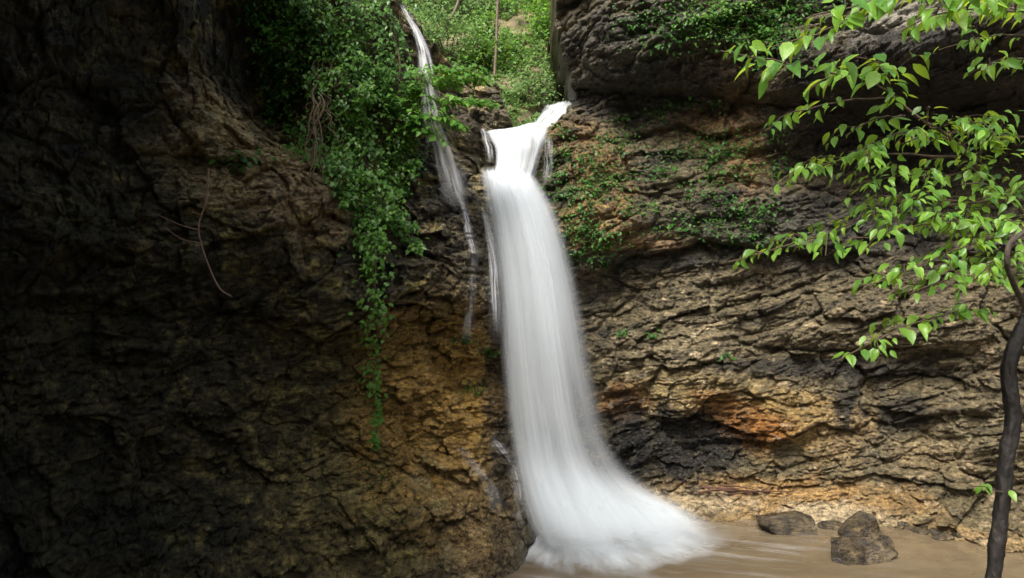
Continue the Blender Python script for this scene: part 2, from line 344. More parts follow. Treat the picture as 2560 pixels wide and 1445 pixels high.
class Wall:
    def __init__(s):
        th, z, R = to_thz(CP[:, 0], CP[:, 1], CP[:, 2])
        s.c = np.stack([th * SC, z], 1); n = len(z)
        K = s.U(np.linalg.norm(s.c[:, None] - s.c[None], axis=2)) + np.eye(n) * .004
        A = np.zeros((n + 3, n + 3)); A[:n, :n] = K; A[:n, n] = 1; A[:n, n + 1:] = s.c; A[n, :n] = 1; A[n + 1:, :n] = s.c.T
        b = np.zeros(n + 3); b[:n] = R
        s.w = np.linalg.solve(A, b)
        # undercut lips: pixels + distance, depth of the recess, how far it reaches down
        s.cuts = []
        for pts, A_, L_ in [
            ([(480, 760, 9.9), (700, 790, 10.7), (900, 835, 11.3), (1050, 800, 11.9), (1240, 770, 12.6)], .3, .45),
            ([(560, 170, 10.2), (620, 300, 10.3), (690, 372, 10.6), (800, 400, 11.0)], 0, .5),
            ([(60, 640, 7.6), (200, 610, 8.1), (330, 650, 8.9), (480, 690, 9.6)], .35, .25),
            ([(0, 760, 7.6), (200, 745, 8.4), (420, 800, 9.6)], .3, .35),
            ([(120, 900, 8.2), (420, 880, 9.8), (560, 860, 10.4)], .22, .25),
            ([(560, 1140, 10.4), (760, 1180, 11.0), (900, 1120, 11.6)], .2, .3),
            ([(620, 1420, 9.2), (880, 1370, 10.4), (1080, 1290, 11.4), (1220, 1280, 12.0)], .28, .2),
            ([(980, 1160, 11.8), (1120, 1180, 12.3), (1230, 1240, 12.3)], .15, .2),
            ([(1390, 190, 14.6), (1500, 175, 13.6), (1700, 190, 13.3), (1960, 215, 12.6), (2250, 240, 11.7), (2600, 180, 10.8)], .4, .5),
            ([(1560, 335, 14.4), (1700, 300, 14.3), (1830, 330, 13.9), (1960, 300, 13.4)], .3, .3),
            ([(1460, 690, 14.2), (1580, 640, 14.0), (1760, 590, 13.9), (1960, 610, 13.6), (2200, 640, 13.4)], .45, .5),
            ([(1480, 560, 13.8), (1540, 545, 13.8), (1620, 560, 14.0)], .2, .25),
            ([(1850, 870, 13.9), (2050, 880, 13.7), (2250, 872, 13.1), (2440, 890, 12.7)], .35, .22),
            ([(1560, 1050, 14.5), (1700, 1045, 14.3), (1850, 1075, 14.1), (1980, 1090, 14.0)], .2, .4),
            ([(2150, 1000, 13.9), (2300, 1030, 13.5), (2420, 1060, 13.0)], .25, .3),
            ([(2080, 1180, 13.9), (2300, 1200, 13.5), (2600, 1250, 12.2)], .2, .25),
            ([(1395, 70, 14.4), (1500, 45, 13.6), (1700, 75, 13.3), (1950, 50, 12.7), (2300, 90, 11.6)], .24, .12),
            ([(1400, 120, 14.6), (1560, 128, 13.5), (1760, 120, 13.3), (2000, 140, 12.5)], .2, .1),
            ([(1440, 20, 13.9), (1640, 10, 13.4), (1860, 25, 13.0)], .18, .1),
            ([(1420, 270, 14.7), (1560, 250, 14.5), (1700, 262, 14.3), (1850, 240, 13.6)], .2, .12),
            ([(1480, 460, 13.9), (1640, 470, 14.2), (1800, 440, 14.2), (1960, 470, 13.8)], .18, .14),
            ([(1380, 340, 14.2), (1440, 330, 14.2), (1520, 345, 14.2)], .25, .3)]:
            a = np.array(pts, float); t, z, _ = to_thz(a[:, 0], a[:, 1], a[:, 2]); s.cuts.append((t, z, A_, L_))
        # crest: highest rock at each bearing on the left and across the notch (u, z)
        cu = np.array([-3000, 300, 520, 720, 940, 1000, 1040, 1075, 1120, 1180, 1245, 1262, 1285, 1310, 1345, 1375, 5000.])
        cz = np.array([12.5, 12.2, 11.5, 9.5, 9.3, 9.2, 9.05, 8.8, 8.5, 8.35, 8.2, 7.7, 7.33, 7.25, 7.22, 7.2, 7.2])
        s.crest = (np.arctan((cu - CU) / F), cz)
        bz = np.array([6.5, 7.2, 7.35, 7.7, 8.0, 8.3, 8.9, 9.3, 9.8, 12])
        bu = np.array([1362, 1366, 1385, 1415, 1440, 1425, 1402, 1388, 1392, 1410.])
        s.bound = (bz, np.arctan((bu - CU) / F))
    @staticmethod
    def U(r):
        r = np.maximum(r, 1e-6); return r * r * np.log(r)
    def smooth(s, th, z):
        th = np.asarray(th, float); z = np.asarray(z, float); sh = th.shape
        q = np.stack([th.ravel() * SC, z.ravel()], 1).astype(np.float32); out = np.zeros(len(q), np.float32)
        c = s.c.astype(np.float32); n = len(c)
        for i in range(0, len(q), 60000):
            d = q[i:i + 60000]
            r2 = (d[:, None, 0] - c[None, :, 0]) ** 2 + (d[:, None, 1] - c[None, :, 1]) ** 2 + 1e-9
            out[i:i + 60000] = (.5 * r2 * np.log(r2)) @ s.w[:n].astype(np.float32) + s.w[n] + d @ s.w[n + 1:].astype(np.float32)
        return np.clip(out, 2.2, 19).reshape(sh)
    def R(s, th, z, detail=True):
        R = s.smooth(th, z)
        x, y = np.sin(th) * R, np.cos(th) * R
        p = (x, y, z)
        warp = fbm(p, .9, 3, off=5) * .22 + fbm(p, 4.0, 2, off=2) * .05
        for t, zz, A, L in s.cuts:
            if A == 0: continue
            zl = np.interp(th, t, zz) + warp
            tap = sstep(t[0] - .02, t[0] + .05, th) * (1 - sstep(t[-1] - .05, t[-1] + .02, th))
            d = zl - z
            R = R + A * tap * np.where(d > 0, np.exp(-np.maximum(d, 0) / L) * sstep(0, .06, d), 0)
        # bedding: broken layers, two sizes
        sv = th * 12.5
        tilt = np.where(th > .03, .25, .05); lf = 1 - sstep(-.12, .0, th)
        bw = z - tilt * sv + fbm(p, .35, 3, off=8) * .4 + fbm(p, 2.2, 2, off=4) * .05
        mod = sstep(-.25, .3, fbm(p, .6, 3, off=13)); mod = np.maximum(mod, (1 - lf) * sstep(7.6, 8.1, z)); ledge = sstep(2.4, 2.9, z) * (1 - sstep(5.0, 5.4, z)) * (1 - sstep(-.42, -.30, th)); mod = np.maximum(mod, ledge)
        big = fbm(p, .55, 5, .5, off=21) * .30 + fbm(p, 1.5, 4, .55, off=33, ridged=True) * .10
        dR = -big
        if detail:
            wp = fbm(p, 1.1, 3, off=77) * .35
            rot = z - tilt * sv * .8
            pf = (x + wp, y - wp * .5, rot + wp * .4)
            for sc_, am, st in ((.75, .34, (1, 1, 1.5)), (1.9, .19, (1, 1, 1.8)), (4.8, .085, (1, 1, 2.1)), (11.5, .034, (1, 1, 1.9))):
                hgt, jd = facets(pf, sc_, sc_ * 7, st)
                dR = dR - am * hgt * ((.42 if sc_ > 1 else .6) + (.62 if sc_ > 1 else .25) * lf) + am * (.24 if sc_ < 3 else .07) * (1 - sstep(0, .12, jd))
            for h, w0, amp, gap in ((.36, .95, .19, .045), (.14, .40, .10, .028), (.055, .17, .045, .013)):
                b = bw / h + fbm(p, 1.3 / h * .25, 2, off=h * 50) * .2
                i = np.floor(b); f = b - i
                sj = sv / (w0 * (.6 + .8 * hash2(i, 77))) + hash2(i, 5) * 7 + fbm(p, .8 / w0, 2, off=3 + h) * .6
                j = np.floor(sj); g = sj - j
                o = (hash2(i, j) - .5) * .6 + (hash2(i, 991) - .5) * .7
                edge = np.minimum(np.minimum(f, 1 - f) * h, np.minimum(g, 1 - g) * w0 * .8)
                crack = 1 - sstep(0, gap, edge)
                rnd = np.exp(-edge / (gap * .8)) * amp * .22
                dR = dR + (o * amp + crack * gap * .5 * hash2(i + 3, j) + rnd) * (.3 + .6 * mod) * (1 - .55 * lf * (1 - ledge) + .25 * (1 - lf))
            rough = .55 + .9 * (1 - mod)
            dR = dR - rough * (fbm(p, 3.6, 4, .55, off=44) * .075 + fbm(p, 9.0, 4, .6, off=50, ridged=True, stretch=(1, 1, 1.8)) * .035 + fbm(p, 24.0, 3, .65, off=60, stretch=(1, 1, 1.5)) * .03)
        fade = sstep(.0, .5, R - 2)
        R = R + dR * fade
        # top of the wall: lean back above the crest / beyond the corner of the right wall
        nz = fbm(p, 1.2, 4, off=70) * .22
        zc = np.interp(th, *s.crest) + nz * .7
        tb = np.interp(z, *s.bound) + nz * .03 + fbm(p, 5.0, 4, .6, off=91) * .012
        rec = np.minimum(np.maximum(0, z - zc) * 8.0, np.maximum(0, tb - th) * 420)
        R = R + rec
        R = R + np.maximum(0, z - 11.0) * 1.2 * sstep(-.35, .1, th)
        return R
    def xyz(s, th, z, detail=True):
        R = s.R(th, z, detail)
        return np.stack([np.sin(th) * R, np.cos(th) * R, z], -1)

W = Wall()

def hits(uv, lo=4.0, hi=19.0):
    """where the view line through each pixel of the photograph meets the wall (distance along +Y)"""
    uv = np.atleast_2d(np.asarray(uv, float)); m = len(uv)
    t = (uv[:, 0] - CU) / F; th = np.arctan(t)[:, None]; k = np.sqrt(1 + t * t)[:, None]
    def first(D, detail):
        z = H - (uv[:, 1] - CV)[:, None] / F * D
        ins = D * k >= W.R(th * np.ones_like(D), z, detail)
        i = np.where(ins.any(1), ins.argmax(1), D.shape[1] - 1)
        return D[np.arange(m), i]
    d0 = first(np.linspace(lo, hi, 110)[None] * np.ones((m, 1)), False)
    return first(d0[:, None] + np.linspace(-.75, .55, 66)[None], True)

# bearings: fine inside the picture, coarse outside
uu = np.arange(-110, 2680, 2.6)
th_in = np.arctan((uu - CU) / F)
th_all = np.concatenate([np.linspace(math.radians(-118), th_in[0], 90)[:-1], th_in, np.linspace(th_in[-1], math.radians(100), 90)[1:]])
z_all = np.concatenate([np.arange(-.7, 10.3, .0165), np.linspace(10.35, 13.5, 40)])
TH, ZZ = np.meshgrid(th_all, z_all)
V = W.xyz(TH, ZZ)
ny, nx = TH.shape

def cliff_colour(V, TH):
    """mineral colours of the wall: bedding tint, ochre and rust stains, dark algae, moss, pale fresh rock, plus painted light and shade"""
    p = (V[..., 0], V[..., 1], V[..., 2]); x, y, z = p
    dist = np.maximum(y, 2.0)
    u = CU + F * np.clip(np.tan(np.clip(TH, -1.3, 1.3)), -3, 3)      # bearing expressed in degrees-like units along the wall
    zz = z
    n1 = fbm(p, .7, 5, off=101); n2 = fbm(p, 2.4, 5, .6, off=140); n3 = fbm(p, 7.5, 4, .6, off=160, stretch=(1, 1, 2.2))
    drip = fbm((x, y, z), 3.2, 4, .55, off=180, stretch=(1, 1, .22))
    bed = fbm((x, y, z - .14 * x), 2.0, 4, .6, off=120, stretch=(.35, .35, 3.4))
    col = np.array([.085, .071, .044]) * (1 + .75 * n2 + .5 * bed)[..., None]
    grey = np.array([.095, .09, .082])
    col = col + (grey - col) * sstep(-.1, .5, n1 + .5 * n3)[..., None] * .6
    # ochre limestone
    def blob(u0, z0, ru, rz, soft=.5, nz=.6):
        d = np.sqrt(((u - u0) / ru) ** 2 + ((zz - z0) / rz) ** 2) + nz * 1.3 * n2 + .35 * n1 + .55 * nz * bed + .35 * n3
        return 1 - sstep(1 - soft, 1 + soft * .6, d)
    def put(mask, c, var=.6, amt=1.0):
        nonlocal col
        c = np.array(c) * (1 + var * n3 + .5 * var * n2)[..., None]
        col = col + (c - col) * (np.clip(mask, 0, 1) * amt)[..., None]
    och = (.36, .225, .065); rust = (.18, .075, .018); dark = (.018, .018, .019); pale = (.42, .35, .26); moss = (.035, .06, .014); olive = (.085, .07, .024)
    svl = TH * 12.5; lamc = z - np.where(TH > .03, .25, .05) * svl + .25 * n1
    lam = fbm((svl * .55, 0 * z + 3, lamc * 5.5), 1.0, 5, .65, off=280)
    col = col * np.clip(1 + 1.5 * lam, .25, 2.2)[..., None]
    left = 1 - sstep(960, 1180, u + 200 * n1)
    put(left, olive, .9, .75)
    put(blob(1120, 2.6, 170, 1.7), och, .7, .95)          # beside the plunge, under the overhang
    put(blob(1000, 2.4, 140, 1.3), och, .8, .75)
    put(sstep(0, .4, n3 + drip) * blob(1110, 2.6, 190, 1.9), (.5, .33, .13), .6, .7)
    put(blob(1210, .7, 90, .9), (.22, .15, .07), .8, .7)
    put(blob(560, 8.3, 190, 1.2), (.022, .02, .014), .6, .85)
    put(blob(620, 6.1, 260, .8), (.34, .27, .14), .9, .85)  # tan boulder face, its lit brightness put into the colour
    put(blob(800, 5.5, 160, .7), (.30, .22, .13), .9, .85)  # lit right end of the boulder face, brightened in the colour
    put(sstep(.1, .45, n3 + .4 * n2) * blob(640, 6.0, 300, .9), (.36, .3, .2), .5, .8)  # pale highlights painted on the lit boulder face
    put(blob(150, 5.0, 110, .25, .4, .3), (.2, .18, .08), .5, .9)
    put(blob(520, 4.25, 60, .2, .4, .3), (.2, .16, .11), .5, .8)
    put(blob(1440, 7.0, 110, .7), (.17, .11, .055), .8, .7)
    put(blob(1490, 5.9, 90, 1.1), (.22, .145, .06), .8, .7)
    put(blob(1500, 5.2, 110, .6), (.22, .145, .06), .8, .6)
    put(blob(1770, 7.6, 130, .7), (.2, .12, .05), .8, .6)
    put(blob(1860, 6.5, 60, .8), (.28, .17, .09), .7, .75)
    put(blob(1640, 5.0, 110, .25), (.3, .19, .1), .7, .6)
    low = sstep(1440, 1500, u) * (1 - sstep(4.4, 4.9, zz + .4 * n1))
    put(low, (.125, .104, .066), .8, .6)
    put(low * sstep(.05, .4, lam), (.2, .165, .11), .5, .6)
    put(low * sstep(.05, .4, -lam), (.05, .042, .03), .5, .7)
    put(blob(1750, 2.2, 260, .6), (.23, .175, .085), .7, .75)
    put(blob(1960, 1.7, 200, .7), (.26, .175, .07), .6, .85)
    put(blob(1880, 1.55, 120, .45, .5, .4), rust, .6, .95)
    put(blob(1800, 2.0, 90, .35), rust, .6, .7)
    put(blob(1560, 2.05, 60, .4), (.34, .16, .05), .6, .8)
    put(blob(2100, 1.5, 90, .5), (.26, .19, .11), .6, .7)
    put(blob(2330, 1.3, 120, .4), (.26, .2, .12), .6, .5)
    put(blob(1950, .35, 330, .42, .5, .5), (.30, .19, .085), .6, .9)
    put(blob(1760, .25, 150, .2, .5, .6), pale, .5, .75)
    put(blob(2080, .12, 160, .2, .5, .6), pale, .5, .8)
    put(blob(2480, .08, 200, .14, .5, .5), (.28, .2, .11), .5, .8)
    # pale broken stones set in the wall, right of the plunge
    cell = fbm((x, y, z * 1.5), 5.2, 2, .4, off=222)
    put(sstep(.34, .46, cell) * blob(1560, 3.2, 260, 2.4), pale, .3, .85)
    put(sstep(.3, .42, fbm((x, y, z * 1.6), 3.4, 3, .5, off=262)) * low, (.36, .28, .2), .5, .7)
    # dark algae and wet rock, plus cave and recess shade put into the colour
    put(blob(1700, 1.15, 190, .75, .4, .5), dark, .5, .96)
    put(blob(1560, 1.2, 60, 1.2), dark, .5, .85)
    put(blob(2150, 2.2, 70, 1.0, .4, .5) * sstep(-.2, .2, drip), dark, .4, .9)
    put(blob(2260, 1.9, 60, .45, .4, .5), dark, .4, .85)
    put(blob(2080, 2.75, 330, .22, .4, .3), dark, .4, .8)  # shade line under the lip, painted into the recess
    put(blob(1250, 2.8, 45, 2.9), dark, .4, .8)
    put(blob(1620, 7.9, 260, .55, .5, .3), (.03, .03, .028), .5, .85)  # shade of the hollow below the cap, painted dark
    put(blob(2280, 7.2, 340, 1.15, .4, .2), (.028, .026, .024), .5, .9)  # shade of the big cave, painted dark
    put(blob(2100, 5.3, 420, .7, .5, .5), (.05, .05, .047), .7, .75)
    put(blob(1640, 4.75, 220, .2), (.04, .04, .038), .5, .8)
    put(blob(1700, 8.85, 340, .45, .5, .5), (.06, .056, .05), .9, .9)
    put(sstep(.05, .4, n2) * blob(1700, 8.6, 400, .7), moss, .7, .6)
    put(blob(2350, 8.4, 300, .35, .5, .5), (.22, .21, .195), .8, .9)
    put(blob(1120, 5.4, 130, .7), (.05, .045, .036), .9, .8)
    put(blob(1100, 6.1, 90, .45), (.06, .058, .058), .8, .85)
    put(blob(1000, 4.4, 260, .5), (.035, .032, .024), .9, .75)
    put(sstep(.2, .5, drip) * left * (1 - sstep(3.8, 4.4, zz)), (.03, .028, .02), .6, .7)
    put((1 - sstep(500, 800, u)) * sstep(-.35, .25, n1 + .4 * n2), (.028, .027, .018), .7, .8)  # darkness of the shaded far left put into the rock colour
    put(sstep(.15, .5, drip) * (1 - left) * low, (.055, .05, .036), .6, .55)
    # moss
    mm = sstep(.12, .45, n2 + .5 * n1)
    put(mm * blob(1550, 5.9, 260, 1.6), moss, .7, .7)
    put(mm * blob(1850, 6.0, 160, 1.4), moss, .7, .6)
    put(mm * blob(960, 1.2, 110, .5), moss, .7, .9)
    put(sstep(.25, .5, n2) * left, (.05, .06, .015), .7, .5)
    cl_ = np.clip(np.exp(2.1 * (n2 + .6 * n3 + .45 * lam) - .25), .12, 3.0); col = col * (1 + (cl_ - 1) * (1 - sstep(1180, 1290, u)) * .85)[..., None]  # left wall: dark gaps and highlights pushed apart in the colour
    gold = sstep(.12, .5, n2 + .5 * n3) * (1 - sstep(1100, 1290, u)) * sstep(100, 500, u); put(gold, (.2, .155, .045), .8, .55)  # golden highlights painted on the left wall
    wet = np.clip(.4 + .6 * blob(1700, 1.1, 260, .9) + .6 * blob(1250, 3, 110, 4) + .7 * blob(1120, 5.6, 150, .9) + .25 * (1 - sstep(0.1, 1.6, zz)) + .3 * n1, 0, 1)
    col = col * (1.7 + .75 * (1 - sstep(1180, 1300, u)) - 1.1 * (1 - sstep(150, 620, u)) + 1.3 * (1 - sstep(1200, 1290, u)) * sstep(600, 950, u) * (1 - sstep(3.4, 4.2, z)) * sstep(.5, 1.5, z + .5 * n1))[..., None]  # painted light and shade: far left dimmed, rock under the overhang brightened
    wetp = sstep(.08, .4, fbm((x, y, lamc * 1.8), .95, 5, .6, off=333)) * sstep(1330, 1420, u) * sstep(2.2, 3.2, z)
    put(wetp, (.024, .024, .022), .6, .8)
    put(sstep(.3, .42, fbm((x, y, lamc * 2.2), 3.0, 4, .55, off=350)) * sstep(1400, 1480, u) * (1 - wetp), (.19, .17, .13), .5, .6)
    col = col * np.array([.96, 1.0, .95])
    col = np.clip(col, .005, None); mxc = col.max(-1, keepdims=True); col = col * (np.minimum(mxc, .3 + .3 * (1 - np.exp(-np.maximum(mxc - .3, 0) / .3))) / mxc)
    return np.concatenate([col, np.ones(col.shape[:-1] + (1,))], -1), wet

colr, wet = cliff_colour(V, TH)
isplit = int(np.searchsorted(th_all, math.atan((1290 - CU) / F)))
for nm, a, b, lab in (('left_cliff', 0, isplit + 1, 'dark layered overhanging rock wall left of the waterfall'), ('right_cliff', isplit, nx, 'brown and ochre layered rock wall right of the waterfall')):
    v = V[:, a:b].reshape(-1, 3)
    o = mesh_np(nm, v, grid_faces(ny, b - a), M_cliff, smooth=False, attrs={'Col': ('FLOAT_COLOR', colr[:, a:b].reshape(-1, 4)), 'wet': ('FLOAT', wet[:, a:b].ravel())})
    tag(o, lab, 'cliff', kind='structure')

# ------------------------------------------------------------------ ground under the pool and the near bank
gx, gy = np.meshgrid(np.linspace(-30, 30, 160), np.linspace(-40, 20, 200))
gz = np.interp(gy, [-40, -8, -2, 2.2, 3.6, 7.5, 9, 20], [9, 4.2, 2.7, 2.35, 2.0, -.25, -.6, -.7]) + fbm((gx, gy, 0 * gx), .6, 4, off=9) * .16
def soil_material(name, c0, c1, sc=6):
    m, nt, nd, ln = newmat(name)
    out = N(nd, 'ShaderNodeOutputMaterial'); bs = N(nd, 'ShaderNodeBsdfPrincipled'); ln.new(bs.outputs[0], out.inputs[0])
    tc = N(nd, 'ShaderNodeTexCoord'); n1 = N(nd, 'ShaderNodeTexNoise'); n1.inputs['Scale'].default_value = sc; n1.inputs['Detail'].default_value = 10; n1.inputs['Roughness'].default_value = .7
    ln.new(tc.outputs['Object'], n1.inputs['Vector'])
    cr = N(nd, 'ShaderNodeValToRGB'); cr.color_ramp.elements[0].position = .35; cr.color_ramp.elements[0].color = (*c0, 1); cr.color_ramp.elements[1].position = .68; cr.color_ramp.elements[1].color = (*c1, 1)
    ln.new(n1.outputs['Fac'], cr.inputs[0]); ln.new(cr.outputs[0], bs.inputs['Base Color'])
    bp = N(nd, 'ShaderNodeBump'); bp.inputs['Strength'].default_value = .7; bp.inputs['Distance'].default_value = .06
    ln.new(n1.outputs['Fac'], bp.inputs['Height']); ln.new(bp.outputs[0], bs.inputs['Normal'])
    bs.inputs['Roughness'].default_value = .85
    return m
M_soil = soil_material('leaf_litter_soil', (.03, .024, .016), (.11, .085, .05))
o = mesh_np('ground', np.stack([gx, gy, gz], -1).reshape(-1, 3), grid_faces(*gx.shape), M_soil)
tag(o, 'muddy bank in front of the pool', 'ground', kind='structure')

# ------------------------------------------------------------------ pool
wx, wy = np.meshgrid(np.linspace(-9, 13, 260), np.linspace(5.6, 17, 200))
m, nt, nd, ln = newmat('muddy_pool_water')
out = N(nd, 'ShaderNodeOutputMaterial'); bs = N(nd, 'ShaderNodeBsdfPrincipled'); ln.new(bs.outputs[0], out.inputs[0])
tc = N(nd, 'ShaderNodeTexCoord'); mp = N(nd, 'ShaderNodeMapping'); mp.inputs['Scale'].default_value = (.4, 1.0, 1); mp.inputs['Rotation'].default_value = (0, 0, .5)
ln.new(tc.outputs['Object'], mp.inputs[0])
n1 = N(nd, 'ShaderNodeTexNoise'); n1.inputs['Scale'].default_value = 1.3; n1.inputs['Detail'].default_value = 5; n1.inputs['Distortion'].default_value = .8
ln.new(mp.outputs[0], n1.inputs['Vector'])
cr = N(nd, 'ShaderNodeValToRGB'); cr.color_ramp.elements[0].position = .3; cr.color_ramp.elements[0].color = (.118, .092, .056, 1); cr.color_ramp.elements[1].position = .72; cr.color_ramp.elements[1].color = (.15, .118, .073, 1)
ln.new(n1.outputs['Fac'], cr.inputs[0]); ln.new(cr.outputs[0], bs.inputs['Base Color'])
bp = N(nd, 'ShaderNodeBump'); bp.inputs['Strength'].default_value = .3; bp.inputs['Distance'].default_value = .05
n3 = N(nd, 'ShaderNodeTexNoise'); n3.inputs['Scale'].default_value = 3.0; n3.inputs['Detail'].default_value = 1.5; n3.inputs['Distortion'].default_value = .6
ln.new(mp.outputs[0], n3.inputs['Vector'])
ln.new(n3.outputs['Fac'], bp.inputs['Height']); ln.new(bp.outputs[0], bs.inputs['Normal'])
bs.inputs['Specular IOR Level'].default_value = .9
bs.inputs['Roughness'].default_value = .07; bs.inputs['IOR'].default_value = 1.33
wz = fbm((wx, wy, 0 * wx), 1.2, 3, off=2, stretch=(.5, 1.5, 1)) * .012
pool = mesh_np('water', np.stack([wx, wy, wz], -1).reshape(-1, 3), grid_faces(*wx.shape), m)
tag(pool, 'still muddy brown pool below the waterfall', 'pool', kind='structure')

# ------------------------------------------------------------------ hillside behind the notch
hx, hy = np.meshgrid(np.linspace(-14, 16, 330), np.linspace(14.7, 34, 260))
def hill_z(x, y):
    x = np.asarray(x, float); y = np.asarray(y, float)
    c = .55 + .55 * (y - 15.2)                       # the stream bends away to the right
    bed = 7.15 + .5 * np.maximum(0, y - 15.0)
    bank = np.maximum(0, (c - .75) - x)              # left bank of the stream
    hill = 7.15 + .78 * np.maximum(0, y - 15.1) + .10 * bank
    z = np.where(x < c - .75, np.minimum(hill, bed + .2 + .9 * bank), bed)
    z = z + np.maximum(0, x - c - .9) * .9
    z = z - 3.5 * sstep(0, .4, x - 1.2 - 1.0 * np.maximum(0, y - 15.2)) * (y < 17)
    p = (x, y, 0 * x)
    return z + fbm(p, .55, 5, .55, off=55) * .55 * sstep(.2, 1.5, bank + np.maximum(0, x - c)) + fbm(p, 3, 4, .6, off=75) * .12
hz = hill_z(hx, hy)
M_hill = soil_material('slope_soil', (.06, .06, .028), (.24, .19, .11), 3.5)
o = mesh_np('hillside', np.stack([hx, hy, hz], -1).reshape(-1, 3), grid_faces(*hx.shape), M_hill)
tag(o, 'steep leafy slope above the notch of the waterfall', 'hillside', kind='structure')

# ------------------------------------------------------------------ leaves
def unit(a):
    a = np.asarray(a, float); return a / (np.linalg.norm(a, axis=-1, keepdims=True) + 1e-9)
T_BIG = (np.array([(0, 0, 0), (-.22, .22, .05), (0, .2, 0), (.22, .22, .05), (-.28, .48, .04), (0, .48, -.03), (.28, .48, .04), (-.19, .76, -.04), (0, .76, -.09), (.19, .76, -.04), (0, 1.08, -.2)], float),
         np.array([(0, 2, 1), (0, 3, 2), (1, 2, 5), (1, 5, 4), (2, 3, 6), (2, 6, 5), (4, 5, 8), (4, 8, 7), (5, 6, 9), (5, 9, 8), (7, 8, 10), (8, 9, 10)], np.int32))
T_SMALL = (np.array([(0, 0, 0), (-.34, .42, .07), (0, .45, -.02), (.34, .42, .07), (0, 1, -.12)], float),
           np.array([(0, 2, 1), (0, 3, 2), (1, 2, 4), (2, 3, 4)], np.int32))
T_BLADE = (np.array([(0, 0, 0), (-.07, .4, .0), (.07, .4, .0), (0, 1, -.25)], float), np.array([(0, 2, 1), (1, 2, 3)], np.int32))

def leaf_arrays(pos, axis, nrm, length, tpl, lv=None):
    tv, tf = tpl; n = len(pos)
    axis = unit(axis); side = unit(np.cross(axis, nrm)); nrm = np.cross(side, axis)
    L = np.asarray(length)[:, None, None] * np.ones((n, 1, 1))
    cu_ = rng.uniform(.2, 2.6, n)[:, None, None]; wd_ = rng.uniform(.75, 1.2, n)[:, None, None]
    Vv = pos[:, None] + L * (wd_ * tv[None, :, :1] * side[:, None] + tv[None, :, 1:2] * axis[:, None] + cu_ * tv[None, :, 2:] * nrm[:, None])
    Fc = tf[None] + (np.arange(n) * len(tv))[:, None, None]
    lv = rng.random(n) if lv is None else lv
    return Vv.reshape(-1, 3), Fc.reshape(-1, 3).astype(np.int32), np.repeat(lv, len(tv))

def leaves(name, pos, axis, nrm, length, tpl, mat, parent=None, lv=None):
    v, f, l = leaf_arrays(np.asarray(pos), np.asarray(axis), np.asarray(nrm), np.asarray(length), tpl, lv)
    return mesh_np(name, v, f, mat, parent, attrs={'lv': ('FLOAT', l)}, smooth=False)

def rnd(n, s=1.0): return rng.normal(size=(n, 3)) * s

# ------------------------------------------------------------------ waterfall sheets
def sheet(name, L, Mid, R, mat, parent, nu=170, nv=330, dens=None, bulge=.0, streak=.05, seed=0, push=0.0, flow=1.0):
    """L, Mid, R: matching lists of (u, v, distance) down the left edge, the middle and the right edge"""
    def crv(pts):
        return catmull([P(*q) for q in pts], nv)
    l, r = crv(L), crv(R)
    c = crv(Mid) if Mid is not None else (l + r) / 2
    s = np.linspace(0, 1, nu)[None, :, None]
    X = l[:, None] * (2 * (s - .5) * (s - 1)) + c[:, None] * (4 * s * (1 - s)) + r[:, None] * (2 * s * (s - .5))
    t = np.linspace(0, 1, nv)[:, None] * np.ones((1, nu)); ss = s[..., 0] * np.ones((nv, 1))
    width = np.linalg.norm(r - l, axis=1)[:, None]
    nzs = fbm((ss * 5, t * .55 * flow, 0 * ss + seed), 1.0, 3, .5)          # broad strands, long down the flow
    X[..., 1] -= bulge * 4 * ss * (1 - ss) + streak * nzs + push
    fine = fbm((ss * 16, t * .8 * flow, 0 * ss + seed + 7), 1.0, 4, .6)
    d = dens(ss, t, nzs, fine)
    return mesh_np(name, X.reshape(-1, 3), grid_faces(nv, nu), mat, parent, attrs={'dens': ('FLOAT', np.clip(d, 0, 1).ravel())})

def edge(s, a=.12, b=.12): return sstep(0, a, s) * (1 - sstep(1 - b, 1, s))

fall = thing('waterfall', P(1450, 1350, 12.7), 'broad white main waterfall plunging through the rock notch into the brown pool', 'waterfall')
# stream running down to the notch
sheet('upper_stream', [(1362, 262, 16.2), (1356, 272, 15.8), (1346, 288, 15.3), (1334, 312, 14.85)], None, [(1443, 243, 16.5), (1440, 256, 15.9), (1418, 288, 15.3), (1376, 318, 14.75)], M_fall, fall, 70, 90,
      lambda s, t, n, f: (.62 + .6 * f + .6 * n) * edge(s + .08 * n, .2, .2) * sstep(0, .2, t + .15 * f), streak=.05, seed=3, flow=4)
sheet('upper_stream', [(1330, 300, 15.1), (1290, 315, 14.75), (1240, 324, 14.5), (1208, 332, 14.4)], None, [(1385, 300, 15.0), (1378, 312, 14.7), (1370, 322, 14.45), (1366, 336, 14.3)], M_fall, fall, 90, 60,
      lambda s, t, n, f: (.66 + .6 * f + .5 * n) * edge(s + .06 * n, .25, .12) * sstep(0, .45, t + .15 * n), seed=4, flow=3)
for k, (dn, ps) in enumerate(((1.0, 0), (.6, .07))):
    sheet('upper_drop', [(1212, 330, 14.35), (1222, 350, 14.2), (1234, 372, 14.1), (1236, 410, 14.05), (1228, 450, 13.9), (1222, 500, 13.8)], None,
          [(1372, 322, 14.35), (1370, 345, 14.2), (1364, 372, 14.1), (1352, 410, 14.05), (1338, 460, 13.95), (1325, 520, 13.8)], M_fall, fall, 130, 130,
          lambda s, t, n, f, dn=dn: dn * (.76 + .8 * n + .45 * f - .75 * sstep(.62, .95, s) * (1 - .5 * f) * sstep(.05, .3, t)) * edge(s + .04 * f, .14, .1) * (1 - .6 * sstep(.8, 1, t)), bulge=.18, streak=.04, seed=10 + k, push=ps)
